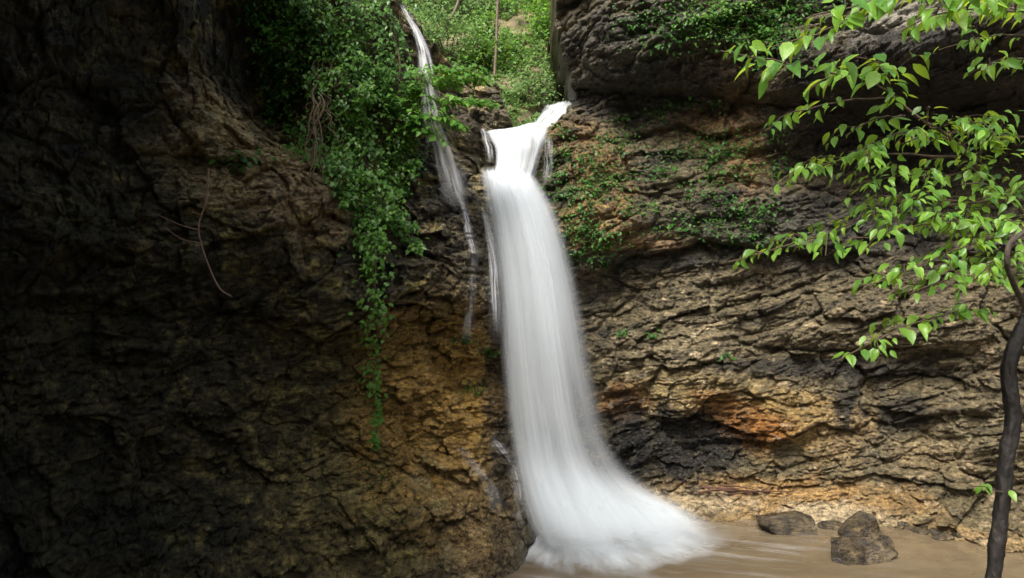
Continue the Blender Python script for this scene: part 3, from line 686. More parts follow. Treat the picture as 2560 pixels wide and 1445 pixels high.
Lm = [(1196, 424, 13.75), (1200, 445, 13.55), (1212, 520, 13.3), (1222, 600, 13.2), (1236, 720, 13.15), (1247, 880, 13.1), (1262, 1040, 13.0), (1285, 1170, 12.75), (1312, 1280, 12.45), (1338, 1378, 12.15)]
Mm = [(1268, 420, 13.75), (1285, 455, 13.45), (1312, 530, 13.1), (1332, 610, 12.95), (1352, 720, 12.9), (1372, 880, 12.85), (1395, 1040, 12.8), (1428, 1170, 12.7), (1490, 1290, 12.25), (1560, 1398, 11.8)]
Rm = [(1330, 425, 13.85), (1362, 470, 13.7), (1398, 535, 13.45), (1424, 610, 13.35), (1452, 720, 13.3), (1484, 880, 13.3), (1520, 1040, 13.4), (1556, 1140, 13.6), (1672, 1230, 13.85), (1875, 1332, 13.1)]
def main_d(k):
    def d(s, t, n, f):
        thin = .26 * np.exp(-((s - .70 + .05 * np.sin(t * 3)) / .13) ** 2) * sstep(.35, .6, t) * (1 - sstep(.72, .86, t)) + .35 * sstep(.72, 1, s) * sstep(.3, .5, t) * (1 - sstep(.75, .9, t))
        base = .74 - .10 * sstep(.25, .6, t) + .62 * n + .22 * f - thin * 1.1
        foot = sstep(.70, .92, t)
        fw = sstep(.72, .9, t); e = sstep(0, .14, s + .05 * f + .05 * n) * (1 - sstep(.66 + .2 * fw, 1 - .0 * fw, s + .04 * f + .06 * n))
        e = e * (1 - .0 * foot)
        end = 1 - sstep(.86, 1.0, t + .03 * f + .06 * n)
        return (base + .55 * foot * (1 + .4 * f)) * e * (1, .36, .25)[k] * (1 + .6 * foot * (k > 0)) * end * sstep(0, .05, t + .03 * f)
    return d
for k, ps in enumerate((0, .12, .26)):
    sheet('main_plunge', Lm, Mm, Rm, M_fall, fall, 210, 360, main_d(k), bulge=.15, streak=.07, seed=20 + 3 * k, push=ps)
# spreading foam on the pool
a, q = np.meshgrid(np.linspace(-.30, 1.05, 260), np.linspace(0, 1, 120))
L0, M0, R0 = P(1338, 1368, 12.3), P(1560, 1388, 12.0), P(1790, 1312, 13.5)
base = L0 * 1.0 * (2 * (a - .5) * (a - 1))[..., None] + M0 * (4 * a * (1 - a))[..., None] + R0 * (2 * a * (a - .5))[..., None]
base[..., 2] = 0
ang = np.interp(a, [-.3, 0, .5, 1.05], [-2.3, -1.9, -1.35, -.15]); fl = np.stack([np.cos(ang), np.sin(ang), 0 * ang], -1)
rad = .25 + .75 * np.interp(a, [-.3, 0, .4, .8, 1.05], [.3, .5, .62, .5, .4])
nz = fbm((a * 6, q * .9, 0 * a), 1, 4, .5, off=3); fn = fbm((a * 15, q * 1.6, 0 * a), 1, 4, .6, off=8)
X = base - fl * .4 + fl * (q * rad * 2.0)[..., None]
X[..., 2] = .02 + .05 * (1 - q) ** 2 + .02 * np.clip(nz, 0, 1)
d = (1.25 - 1.55 * q + .7 * nz + .5 * fn) * sstep(0, .12, q) * sstep(-.3, -.05, a) * (1 - sstep(.72, 1.02, a + .1 * nz)) * (1 - sstep(.85, 1, q))
mesh_np('pool_foam', X.reshape(-1, 3), grid_faces(*a.shape), M_fall, fall, attrs={'dens': ('FLOAT', np.clip(d * .95, 0, 1).ravel())})

# thin streaks of drifting foam
fx, fy = np.meshgrid(np.linspace(-.2, 7.5, 330), np.linspace(9.3, 14.6, 300))
ds = np.hypot(fx - 1.7, (fy - 12.3) * 1.3)
al = fx * .93 - (fy - 12.3) * .36; ac = fx * .36 + (fy - 12.3) * .93
st = fbm((al * .55, ac * 4.2 + .5 * perlin(al * .6, ac * .5, 0 * al), 0 * al), 1, 5, .6, off=12)
fd = np.clip(st + .02, 0, 1) * .7 * (1 - sstep(.6, 5.2, ds)) * (.4 + .6 * sstep(-.3, .3, fbm((fx, fy, 0 * fx), .8, 3, off=4))) * edge(np.broadcast_to(np.linspace(0, 1, 330), fx.shape)) * edge(np.broadcast_to(np.linspace(0, 1, 300)[:, None], fx.shape))
mesh_np('foam_streaks', np.stack([fx, fy, 0 * fx + .021], -1).reshape(-1, 3), grid_faces(*fx.shape), M_veil, fall, attrs={'dens': ('FLOAT', np.clip(fd, 0, .5).ravel())})

# thin water threads on the rock
def thread(name, path, w0, w1, dens, mat, parent, off=.06, seed=0, nv=140, nu=26, D=None, tail=.6):
    pts = catmull(np.array(path, float), 40)
    Dd = hits(pts) if D is None else np.interp(np.linspace(0, 1, 40), np.linspace(0, 1, len(D)), D)
    k = np.ones(5) / 5; Dd = np.minimum(np.convolve(np.pad(Dd, 2, mode='edge'), k, 'valid'), Dd)
    C = np.array([P(u, v, d) for (u, v), d in zip(pts, Dd)]); C[:, 1] -= off
    C = catmull(C, nv)
    w = np.linspace(w0, w1, nv)[:, None]
    s = np.linspace(-.5, .5, nu)[None] * np.ones((nv, 1)); t = np.linspace(0, 1, nv)[:, None] * np.ones((1, nu))
    Xx = C[:, None] + np.stack([s * w, -.25 * w * (1 - 4 * s * s), 0 * s], -1)
    n = fbm((s * 5 + .5 * perlin(t * 4, 0 * t, 0 * t + seed), t * 1.6, 0 * s + seed), 1, 3, .6); f = fbm((s * 14, t * 3, 0 * s + seed + 5), 1, 3, .6)
    Xx[..., 0] += .05 * fbm((t * 6, 0 * t + seed, 0 * t), 1, 3) * w
    dd = dens * (.45 + 1.2 * n + .7 * f) * (1 - sstep(.12, .5, np.abs(s))) * sstep(0, .1, t) * (1 - sstep(tail, 1, t))
    return mesh_np(name, Xx.reshape(-1, 3), grid_faces(nv, nu), mat, parent, attrs={'dens': ('FLOAT', np.clip(dd, 0, 1).ravel())})

thread('side_trickle', [(1206, 322), (1214, 345), (1224, 380), (1226, 418)], .14, .22, .6, M_veil, fall, .1, 1, D=[14.35, 14.2, 14.1, 14.0])
thread('side_trickle', [(1206, 515), (1222, 580), (1234, 660), (1238, 760), (1240, 860)], .12, .3, .7, M_veil, fall, .12, 2, D=[13.1, 12.95, 12.7, 12.6, 12.7])
thread('side_trickle', [(1225, 1085), (1262, 1130), (1290, 1175), (1302, 1240), (1318, 1330)], .3, .5, .5, M_veil, fall, .1, 3)
thread('side_trickle', [(1146, 1104), (1180, 1160), (1225, 1220), (1245, 1290)], .2, .45, .35, M_veil, fall, .06, 4)
thread('side_trickle', [(1370, 345), (1372, 400), (1362, 470)], .2, .25, .35, M_veil, fall, .1, 5, D=[14.2, 14.1, 14.0])

side = thing('side_waterfall', P(1140, 470, 13.2), 'thin misty side waterfall sliding down mossy rock left of the notch', 'waterfall')
thread('falling_water', [(1008, 22), (1030, 62), (1052, 105), (1066, 150), (1072, 190), (1076, 225)], .10, .32, .8, M_veil, side, .25, 11, D=[12.6, 12.5, 12.3, 12.1, 12.0], tail=.85)
thread('falling_water', [(1062, 140), (1072, 190), (1080, 250), (1092, 320), (1112, 380), (1130, 440), (1146, 500), (1150, 530)], .24, .6, .9, M_veil, side, .25, 12, D=[12.1, 12.05, 12.05, 12.1, 12.2, 12.3, 12.4, 12.4], tail=.75)
thread('falling_water', [(1070, 330), (1068, 380), (1064, 420)], .1, .12, .3, M_veil, side, .1, 13)
thread('trickle', [(1140, 470), (1160, 520), (1172, 580), (1185, 640), (1180, 690)], .16, .2, .6, M_veil, side, .05, 14)
thread('trickle', [(1095, 470), (1125, 500), (1155, 540)], .1, .1, .5, M_veil, side, .04, 15)
thread('trickle', [(1182, 680), (1180, 740), (1172, 800), (1168, 860)], .14, .25, .3, M_veil, side, .08, 16, D=[12.2, 12.2, 12.2, 12.2])

# ------------------------------------------------------------------ boulders in the pool
def boulder(name, c, size, rot, label, seed, cuts=16, sink=.35, group=None):
    r = np.random.default_rng(seed)
    n = 90 if max(size) > .3 else 26
    th = np.linspace(0, np.pi, n); ph = np.linspace(0, 2 * np.pi, 2 * n)
    PH, T = np.meshgrid(ph, th)
    d = np.stack([np.sin(T) * np.cos(PH), np.sin(T) * np.sin(PH), np.cos(T)], -1)
    nrm = unit(r.normal(size=(cuts, 3))); nrm[0] = (.3 * r.normal(), -.35, 1); nrm[1] = (.3 * r.normal(), -1, .35); nrm = unit(nrm)
    dd = r.uniform(.6, .92, cuts)
    k = np.maximum((d[..., None, :] * nrm).sum(-1), 1e-3)
    rr = np.minimum((dd / k).min(-1), 1.25)
    rr *= 1 + .07 * fbm((d[..., 0], d[..., 1], d[..., 2] + seed), 2.2, 6, .65) + .035 * fbm((d[..., 0], d[..., 1], d[..., 2] + seed), 9, 3, .6)
    X = d * rr[..., None] * np.array(size) / 2
    ca, sa = math.cos(rot), math.sin(rot)
    X = np.stack([X[..., 0] * ca - X[..., 1] * sa, X[..., 0] * sa + X[..., 1] * ca, X[..., 2] + size[2] * (.5 - sink)], -1)
    o = mesh_np(name, X.reshape(-1, 3), grid_faces(n, 2 * n)[:, ::-1], M_boulder, smooth=False)
    o.location = [float(q) for q in c]
    return tag(o, label, 'boulder', group)
def on_water(u, v):
    D = H * F / (v - CV); return np.array([(u - CU) / F * D, D, 0.0])
boulder('boulder', on_water(1968, 1325), (1.25, .8, .56), .25, 'long low flat topped boulder nearest the waterfall foam', 3)
boulder('boulder', on_water(2078, 1318), (.55, .4, .22), .1, 'small flat stone just right of the long low boulder', 8)
boulder('boulder', on_water(2160, 1333), (.85, .6, .58), .4, 'steep pointed dark boulder standing behind the block in the pool', 21)
boulder('boulder', on_water(2150, 1395), (.95, .7, .62), -.2, 'square wet block, the nearest boulder in the pool', 14)
boulder('boulder', on_water(2203, 1372), (.35, .4, .5), .3, 'small dark stone leaning on the right side of the square block', 30)
boulder('boulder', on_water(2360, 1345), (.4, .3, .16), .3, 'low flat pebble at the foot of the right wall behind the trunk', 41)
GS = 'small stones along the foot of the right wall'
_r = np.random.default_rng(77)
for k in range(34):
    u_ = _r.uniform(1690, 2450); v_ = np.interp(u_, [1690, 2100, 2300, 2560], [1272, 1296, 1325, 1378]) + _r.normal() * 5
    s_ = _r.uniform(.07, .24)
    boulder('stone', on_water(u_, v_), (s_ * 1.4, s_, s_ * .7), _r.uniform(0, 3), 'small stone lying at the water line along the foot of the right wall', 900 + k, 12, .3, GS)

# ------------------------------------------------------------------ vines on the left wall
def strand_path(u0, v0, u1, v1, n, wig=14, seed=0):
    t = np.linspace(0, 1, n); r = np.random.default_rng(seed)
    w = perlin(t * 3 + seed * 7.1, 0 * t + .3, 0 * t + seed) * wig
    return np.stack([u0 + (u1 - u0) * t + w, v0 + (v1 - v0) * t], 1)

def vine(label, u0, v0, u1, v1, nleaf, spread, size, seed, group=None, mat=M_ivy, off=(.08, .35), cat='vine', wig=14, bare=False, lvr=(0, 1)):
    r = np.random.default_rng(seed); nleaf = int(nleaf * (1.0 if group else 1)); size = size * (.86 if group else 1)
    n = 26
    pth = strand_path(u0, v0, u1, v1, n, wig, seed)
    D = hits(pth)
    D = np.minimum.accumulate(D[::-1])[::-1] * .25 + D * .75                  # hangs free of the hollows
    C = np.array([P(u, v, d) for (u, v), d in zip(pth, D)])
    out = np.array([-C[:, 0] * .3, -np.ones(n), .2 * np.ones(n)]).T; out = unit(out)
    ofs = off[0] + (off[1] - off[0]) * r.random() * .6
    C = C + out * ofs
    for _ in range(2): C[1:-1] = (C[:-2] + 2 * C[1:-1] + C[2:]) / 4
    t0 = thing('ivy_vine', C[-1], label, cat, group)
    stems = [tube(catmull(C, 50), np.linspace(.012, .005, 50), 5)]
    ns = max(6, nleaf // 14); ci = r.integers(0, ns, nleaf); cidx = (np.arange(ns) + r.random(ns) * .9) / ns
    idx = np.clip(cidx[ci] + r.normal(size=nleaf) * .022, 0, 1)
    base = np.stack([np.interp(idx, np.linspace(0, 1, n), C[:, k]) for k in range(3)], 1)
    prof = np.interp(idx, [0, .1, .7, 1], [.8, 1, .75, .3])[:, None]
    # leaves sit in sprays: small clumps along the stem
    cl = r.normal(size=(ns, 3)) * np.array([spread, spread * .55, .06])
    pos = base + (cl[ci] + r.normal(size=(nleaf, 3)) * np.array([.085, .08, .07])) * prof
    pos[:, 1] -= np.abs(r.normal(size=nleaf)) * .10 * prof[:, 0]
    ax = unit(np.stack([r.normal(size=nleaf) * .7, -.45 + .4 * r.normal(size=nleaf), -.55 + .35 * r.normal(size=nleaf)], 1))
    nr = unit(np.stack([.3 * r.normal(size=nleaf), -.65 + .3 * r.normal(size=nleaf), .8 + .2 * r.normal(size=nleaf)], 1))
    uq = CU + F * pos[:, 0] / pos[:, 1]; vq = CV - F * (pos[:, 2] - H) / pos[:, 1]
    wq = np.interp(vq, [20, 62, 105, 150, 190, 250, 320, 380, 440, 480], [1008, 1030, 1052, 1066, 1072, 1080, 1092, 1112, 1130, 1142])
    keep = ~((np.abs(uq - wq) < 30) & (vq < 480) & (r.random(nleaf) < .93))          # nothing grows in the stream
    pos, ax, nr, ci = pos[keep], ax[keep], nr[keep], ci[keep]; nleaf = len(pos)
    L = size * r.uniform(.6, 1.25, nleaf)
    lv = np.clip(lvr[0] + (lvr[1] - lvr[0]) * (r.random(nleaf) * .7 + .3 * hash2(ci, seed)), 0, 1)
    for j in range(ns // 2):
        b = np.array([np.interp(cidx[j], np.linspace(0, 1, n), C[:, q]) for q in range(3)]); e = b + cl[j] * .8 + np.array([0, -.08, -.05])
        stems.append(tube(np.array([b, (b + e) / 2 + (0, -.03, .05), e]), np.array([.006, .004, .003]), 4))
    v, f = merge(stems)
    mesh_np('stem', v, f, M_twig, t0)
    leaves('leaves', pos, ax, nr, L, T_SMALL, mat, t0, lv)
    return t0

G = 'vines in the curtain on the left wall'
GL = 'leafy green vine in the dense curtain hanging over the left wall'
curtain = [  # u0, v0, u1, v1, leaves, spread
 (640, -40, 690, 210, 420, .20), (680, -40, 660, 300, 330, .14), (720, -50, 720, 330, 520, .2), (700, 120, 735, 400, 330, .15), (760, -50, 760, 260, 480, .22),
 (790, -50, 770, 420, 420, .16), (830, -50, 840, 250, 560, .26), (850, 30, 835, 420, 520, .2), (880, -50, 880, 300, 620, .26), (860, 220, 850, 520, 560, .22),
 (920, -50, 930, 260, 640, .28), (905, 180, 900, 480, 640, .24), (950, -40, 955, 260, 620, .24), (950, 220, 945, 520, 640, .24), (985, 40, 985, 300, 480, .2),
 (990, 240, 985, 440, 520, .24), (890, 420, 890, 600, 460, .2), (930, 470, 925, 640, 460, .2), (965, 440, 960, 590, 420, .2), (835, 400, 850, 520, 260, .16),
 (900, 560, 915, 700, 300, .13), (1015, 270, 1020, 370, 220, .16), (740, 320, 800, 430, 160, .14), (1010, 360, 990, 500, 260, .18)]
for k, (a0, b0, a1, b1, nl, sp) in enumerate(curtain):
    vine(GL, a0, b0, a1, b1, nl, sp, .095, 100 + k, G, lvr=(.0, .85) if a0 < 800 else (.1, 1))
vine('long thin vine dangling alone in front of the ochre rock', 900, 640, 903, 1115, 330, .06, .09, 150, mat=M_ivy_bright, off=(.55, .7), wig=10, lvr=(.2, .8))
vine('short leafy vine spilling over the wet ledge beside the trickle', 985, 560, 1045, 640, 170, .16, .085, 151, mat=M_ivy)
vine('sparse vine hanging beside the lower end of the curtain', 950, 640, 950, 740, 60, .08, .08, 152, mat=M_ivy)
vine('small dark vine climbing along the top left of the curtain', 560, -40, 650, 90, 160, .16, .09, 153, mat=M_fern)
vine('thin bare-stemmed vine in the dark hollow left of the curtain', 660, 180, 672, 330, 60, .08, .08, 154, mat=M_fern)

roots = thing('hanging_roots', P(810, 440, 11.3), 'bundle of dry brown roots hanging inside the vine curtain', 'roots')
_r = np.random.default_rng(61); _t = []
for k in range(24):
    u0_ = _r.normal(806, 20); v0_ = _r.uniform(110, 260); v1_ = v0_ + _r.uniform(60, 210)
    pp = strand_path(u0_, v0_, u0_ + _r.normal() * 14, v1_, 9, 26, 900 + k); dd_ = hits(pp[[0, 4, 8]]) ; dm = min(dd_.min(), 11.75) - .12 - .2 * _r.random()
    _t.append(tube(catmull([P(u, v, dm) for u, v in pp], 30), np.linspace(.016, .006, 30) * _r.uniform(.6, 1.5), 5, .3, k))
v, f = merge(_t); mesh_np('root', v, f, bark_material('dry_root', (.06, .045, .022), (.19, .14, .075), scale=25), roots)

# little plant on the left boulder face
def tuft(name, u, v, n, size, spread, label, cat, group, mat, seed, tpl=T_SMALL, droop=.3, D=None, off=.05):
    r = np.random.default_rng(seed)
    d = hits([(u, v)])[0] if D is None else D
    c = P(u, v, d) + np.array([0, -off, 0])
    pos = c + r.normal(size=(n, 3)) * np.array([spread, spread * .4, spread * .6])
    k = hits(np.stack([CU + F * pos[:, 0] / pos[:, 1], CV - F * (pos[:, 2] - H) / pos[:, 1]], 1)) if D is None else None
    if k is not None:
        k = np.clip(k, d - .5, d + .35); s = ((k - .03 - np.abs(r.normal(size=n)) * .07) / pos[:, 1])[:, None]
        pos = np.array([0, 0, H]) + (pos - np.array([0, 0, H])) * s
    ax = unit(np.stack([r.normal(size=n), -.6 + .3 * r.normal(size=n), -droop + .5 * r.normal(size=n)], 1))
    nr = unit(np.stack([.3 * r.normal(size=n), -.6 + .3 * r.normal(size=n), .8 + 0 * r.normal(size=n)], 1))
    o = thing(name, c, label, cat, group)
    leaves('leaves', pos, ax, nr, size * r.uniform(.6, 1.2, n), tpl, mat, o)
    root = c + np.array([0, .12, -.02]); stalks = []
    for e in pos[:max(3, n // 8)]:
        stalks.append(tube(np.array([root, (root + e) / 2 + np.array([0, -.02, .03]), e]), np.array([.005, .004, .002]), 4))
    v_, f_ = merge(stalks); mesh_np('stem', v_, f_, M_twig, o)
    return o
tuft('small_plant', 618, 402, 26, .13, .16, 'lone small bluish green plant on the rock slope left of the curtain', 'plant', None, M_fern, 31)
tuft('moss_patch', 945, 1200, 130, .035, .2, 'green mossy patch on the lower rock below the dangling vine', 'moss', None, M_fern, 32, off=.02)

# plants on the right wall
GR = 'small green plants on the right wall'
spots = [(1400, 385, 60, .2), (1385, 440, 90, .25), (1440, 410, 30, .12), (1500, 470, 110, .25), (1470, 455, 50, .15), (1520, 350, 60, .2), (1560, 360, 70, .22), (1460, 520, 70, .25), (1480, 580, 50, .18),
 (1495, 600, 60, .2), (1460, 640, 40, .14), (1510, 655, 40, .14), (1430, 590, 40, .16), (1640, 285, 50, .18), (1700, 262, 40, .16), (1780, 265, 30, .14), (1660, 425, 30, .12), (1750, 350, 60, .2), (1790, 380, 90, .25),
 (1830, 370, 90, .25), (1770, 420, 40, .15), (1800, 460, 60, .2), (1690, 570, 50, .2), (1720, 560, 40, .16), (1870, 550, 60, .2), (1900, 530, 60, .2), (1920, 340, 60, .22), (1860, 430, 40, .16), (1780, 570, 50, .2), (1640, 520, 40, .15),
 (1900, 610, 30, .12), (1630, 835, 22, .08), (1550, 830, 20, .08), (1815, 890, 18, .07), (1180, 970, 26, .1), (1230, 880, 30, .1), (1165, 850, 26, .1), (1640, 430, 40, .2), (1940, 420, 50, .2), (1850, 600, 40, .18), (1410, 480, 70, .2), (1450, 560, 60, .2), (1420, 640, 40, .18), (1540, 440, 60, .2), (1580, 520, 50, .18), (1530, 600, 50, .2), (1400, 330, 40, .16), (1480, 400, 50, .2), (1560, 300, 40, .2), (1690, 380, 60, .2), (1730, 480, 50, .2), (1830, 520, 50, .2), (1600, 60, 90, .3), (1680, 100, 110, .3), (1650, 40, 80, .25)]
for k, (u, v, n, sp) in enumerate(spots):
    lab = 'small dark green plant rooted in a crack of the right wall' if u > 1300 else 'small green plant on the ochre rock left of the plunge'
    tuft('wall_plant', u, v, int(n * 1.2), .075, sp, lab, 'plant', GR if u > 1300 else 'small green plants left of the plunge', M_fern, 400 + k)
# leafy creepers over the top of the right wall
GC = 'creepers over the top of the right wall'
for k, (u, v, n, sp) in enumerate([(1760, 60, 260, .3), (1820, 40, 300, .35), (1880, 30, 340, .4), (1930, 80, 320, .35), (1870, 95, 240, .3), (1980, 20, 260, .35), (1780, 20, 160, .25), (1960, 110, 140, .25)]):
    tuft('wall_creeper', u, v, n, .075, sp, 'leafy green creeper over the top edge of the right wall', 'creeper', GC, M_fern if k % 2 else M_ivy, 470 + k)

# ------------------------------------------------------------------ sapling leaning over the side waterfall
def spray(path, nleaf, size, r, width=.12, droop=.5, start=.1):
    """leaf arrays along a twig: alternate on both sides, drooping"""
    C = catmull(path, 40); T = unit(np.gradient(C, axis=0))
    t = start + (1 - start) * (np.arange(nleaf) + r.random(nleaf) * .8) / nleaf; t = np.clip(t, 0, 1)
    i = np.clip((t * 39).astype(int), 0, 39); pos = C[i]; d = T[i]
    sd = unit(np.cross(d, np.array([0, 0, 1.0]))); sg = np.where(np.arange(nleaf) % 2, 1, -1)[:, None]
    ax = d * .45 + sd * sg * r.uniform(.35, 1.0, nleaf)[:, None] + np.array([0, 0, -1]) * (droop * r.uniform(.3, 1.5, nleaf))[:, None]
    nr = np.array([0, -.12, 1.0]) + r.normal(size=(nleaf, 3)) * .3 + d * .3
    L = size * r.uniform(.5, 1.2, nleaf) * np.interp(t, [0, .8, 1], [1, 1, .75])
    return pos + sd * sg * r.random(nleaf)[:, None] * width * .3 + r.normal(size=(nleaf, 3)) * .01, unit(ax), unit(nr), L

def leafy_branch(parent, path, r0, r1, nleaf, size, seed, twigs=0, mat=M_tree_leaf, tpl=T_BIG, start=.15, droop=.5, twl=.3, lab=None, bark=M_twig):
    r = np.random.default_rng(seed)
    C = catmull(path, 60)
    C = C + np.stack([fbm((np.linspace(0, 5, 60), 0 * np.arange(60) + seed, 0 * np.arange(60) + k * 5), 1, 3) for k in range(3)], 1) * .012
    tubes = [tube(C, np.linspace(r0, r1, 60), 6)]
    arrs = []
    if nleaf: arrs.append(spray(C, nleaf, size, r, start=start, droop=droop))
    T = unit(np.gradient(C, axis=0))
    for k in range(twigs):
        t = start + (.95 - start) * (k + r.random() * .6) / max(twigs, 1); i = min(int(t * 59), 58)
        sd = unit(np.cross(T[i], [0, 0, 1.0])) * (1 if k % 2 else -1)
        ln_ = twl * r.uniform(.6, 1.2) * (1 - .4 * t)
        e = C[i] + (T[i] * .6 + sd * .7 + np.array([0, 0, r.uniform(-.25, .2)])) * ln_
        mid = (C[i] + e) / 2 + np.array([0, 0, .03])
        tubes.append(tube(catmull([C[i], mid, e], 12), np.linspace(r1 * 1.2, r1 * .6, 12), 5))
        arrs.append(spray([C[i], mid, e], max(4, int(ln_ / size * 2.4)), size, r, droop=droop))
    v, f = merge(tubes)
    b = mesh_np('branch', v, f, bark, parent)
    if lab: b['label'] = lab
    if arrs:
        pos, ax, nr, L = [np.concatenate([a_[q] for a_ in arrs]) for q in range(4)]
        lv, lf, ll = leaf_arrays(pos, ax, nr, L, tpl)
        me_o = mesh_np('leaves', lv, lf, mat, None, attrs={'lv': ('FLOAT', ll)}, smooth=True)
        me_o.parent = b
        me_o.matrix_parent_inverse = b.matrix_parent_inverse.inverted() @ Matrix.Identity(4) if False else Matrix.Identity(4)
        off = np.array(parent.location)
        # child of a child: both carry world coordinates, the branch already undoes the thing's offset
    return b

def px(pts): return [P(*q) for q in pts]
sap = thing('leaning_sapling', P(985, 420, 12.4), 'bright green sapling with tiered leafy branches leaning over the side waterfall', 'sapling')
v, f = tube(catmull(px([(985, 420, 12.5), (980, 330, 12.3), (990, 240, 12.1), (1000, 160, 12.1), (985, 90, 12.2)]), 40), np.linspace(.035, .012, 40), 7)
mesh_np('trunk', v, f, M_twig, sap)
for k, (pt, nl, tw) in enumerate([
    ([(985, 330, 12.3), (1060, 262, 11.9), (1150, 252, 11.7), (1245, 262, 11.6)], 40, 9),
    ([(985, 300, 12.2), (1050, 225, 11.9), (1120, 205, 11.8), (1215, 195, 11.7)], 40, 11),
    ([(990, 270, 12.1), (1060, 185, 11.9), (1130, 176, 11.8), (1205, 182, 11.8)], 34, 9),
    ([(985, 340, 12.2), (1040, 295, 11.9), (1110, 295, 11.8), (1165, 325, 11.8)], 30, 8),
    ([(985, 350, 12.2), (1030, 320, 12.0), (1080, 330, 11.9), (1110, 352, 11.9)], 24, 6),
    ([(990, 230, 12.1), (960, 190, 11.9), (920, 180, 11.8), (890, 200, 11.8)], 24, 6),
    ([(990, 300, 12.1), (960, 260, 11.8), (920, 255, 11.7), (880, 280, 11.7)], 24, 6)]):
    leafy_branch(sap, px(pt), .012, .005, nl * 3, .14, 600 + k, int(tw * 2.4), M_ivy_bright, T_SMALL, .2, .35, .5)

# ------------------------------------------------------------------ valley above the notch
def hill_hit(u, v):
    D = np.linspace(15, 33, 700); pz = H - (v - CV) / F * D; x = (u - CU) / F * D
    k = np.argmax(pz <= hill_z(x, D)); return np.array([x[k], D[k], pz[k]])
def shrub(name, u, v, n, rx, rz, size, label, mat, seed, group=None, tpl=T_SMALL, cat='shrub'):
    r = np.random.default_rng(seed); c = hill_hit(u, v)
    o = thing(name, c, label, cat, group)
    nst = 7; stems = []; tips = []
    for k in range(nst):
        e = c + np.array([r.normal() * rx * .7, r.normal() * rx * .5 - .15, rz * r.uniform(.7, 1.7)])
        m_ = (c + e) / 2 + np.array([0, 0, rz * .2]); stems.append(tube(catmull([c - (0, 0, .1), m_, e], 10), np.linspace(.02, .006, 10), 5)); tips += [e, m_ * .4 + e * .6, (m_ + e) / 2, m_]
    v_, f_ = merge(stems); mesh_np('stem', v_, f_, M_twig, o)
    tips = np.array(tips); nc = 40
    cc = tips[r.integers(0, len(tips), nc)] + r.normal(size=(nc, 3)) * np.array([rx, rx * .6, rz]) * .35
    ci = r.integers(0, nc, n)
    pos = cc[ci] + r.normal(size=(n, 3)) * np.array([.16, .14, .12]) * (rx / .6 + .4) * .8
    ax = unit(np.stack([r.normal(size=n), r.normal(size=n) - .3, r.normal(size=n) * .6 - .2], 1)); nr = unit(np.stack([.4 * r.normal(size=n), .4 * r.normal(size=n) - .4, np.ones(n)], 1))
    leaves('leaves', pos, ax, nr, size * r.uniform(.6, 1.3, n), tpl, mat, o)
    return o
shr = [(1120, 150, 1300, .65, .75, .10, 'rounded grey green shrub behind the side waterfall', M_shrub), (1180, 185, 900, .5, .5, .09, 'feathery pale shrub on the slope above the notch', M_shrub),
 (1100, 40, 1200, .8, .7, .11, 'tall bushy shrub at the top of the slope behind the side waterfall', M_shrub), (1385, 110, 900, .5, .55, .11, 'bright yellow green bush against the edge of the right wall', M_ivy_bright),
 (1365, 60, 700, .6, .5, .11, 'light green bush high up beside the right wall', M_ivy_bright), (1400, 20, 600, .5, .4, .11, 'leafy bush at the top edge beside the right wall', M_ivy_bright),
 (1330, 235, 800, .6, .28, .09, 'low fresh green shrub just above the stream', M_shrub), (1400, 215, 420, .4, .25, .09, 'small shrub between the stream and the right wall', M_ivy),
 (1280, 150, 420, .5, .35, .1, 'loose green shrub in the middle of the slope', M_ivy_bright), (1230, 110, 420, .4, .4, .1, 'thin shrub beside the slender trunk', M_ivy_bright),
 (1320, 190, 500, .5, .3, .09, 'dark leafy shrub above the low fresh green one', M_ivy), (1160, 60, 700, .5, .6, .1, 'arching shrub under the bent trunk', M_shrub),
 (1340, 20, 500, .6, .3, .1, 'scattered green bush near the top of the slope', M_ivy_bright), (1260, 40, 420, .5, .3, .1, 'small bush right of the slender trunk at the top', M_shrub),
 (1290, 255, 500, .5, .2, .09, 'low spreading shrub at the left bank of the stream', M_shrub), (1215, 175, 600, .45, .35, .09, 'fresh green shrub at the foot of the slender trunk', M_ivy_bright)]
for k, (u, v, n, rx, rz, sz, lab, mt) in enumerate(shr):
    shrub('slope_shrub', u, v, n, rx, rz, sz, lab, mt, 700 + k, 'shrubs on the slope above the notch')
# grass, seedlings and fallen leaves on the slope
r = np.random.default_rng(9); n = 30000
gx_ = r.uniform(-4.5, 3.5, n); gy_ = r.uniform(15.3, 25, n); keep = (fbm((gx_, gy_, 0 * gx_), .9, 3, off=31) > -.22) & (gx_ < .55 + .55 * (gy_ - 15.2) - .35)
gx_, gy_ = gx_[keep], gy_[keep]; n = len(gx_)
pos = np.stack([gx_, gy_, hill_z(gx_, gy_) + .02], 1); ax = unit(np.stack([r.normal(size=n) * .6, -.5 + .4 * r.normal(size=n), .5 + .3 * r.random(n)], 1)); nr = unit(np.stack([.3 * r.normal(size=n), -.4 + .3 * r.normal(size=n), np.ones(n)], 1))
tag(leaves('undergrowth', pos, ax, nr, r.uniform(.07, .2, n), T_SMALL, M_shrub), 'fresh green undergrowth covering the slope above the notch', 'undergrowth', kind='stuff')
def slim_tree(path, r0, r1, label, seed):
    pts = px(path); t = thing('slender_tree', pts[0], label, 'tree')
    v, f = tube(catmull(pts, 60), np.linspace(r0 * .55, r1 * .55, 60), 8, .15, seed); mesh_np('trunk', v, f, M_branch, t)
    return t
b0 = hill_hit(1236, 195)
t = slim_tree([(1236, 195, b0[1]), (1241, 110, b0[1]), (1243, 40, b0[1]), (1250, -120, b0[1])], .07, .05, 'straight slender grey trunk on the slope above the notch', 3)
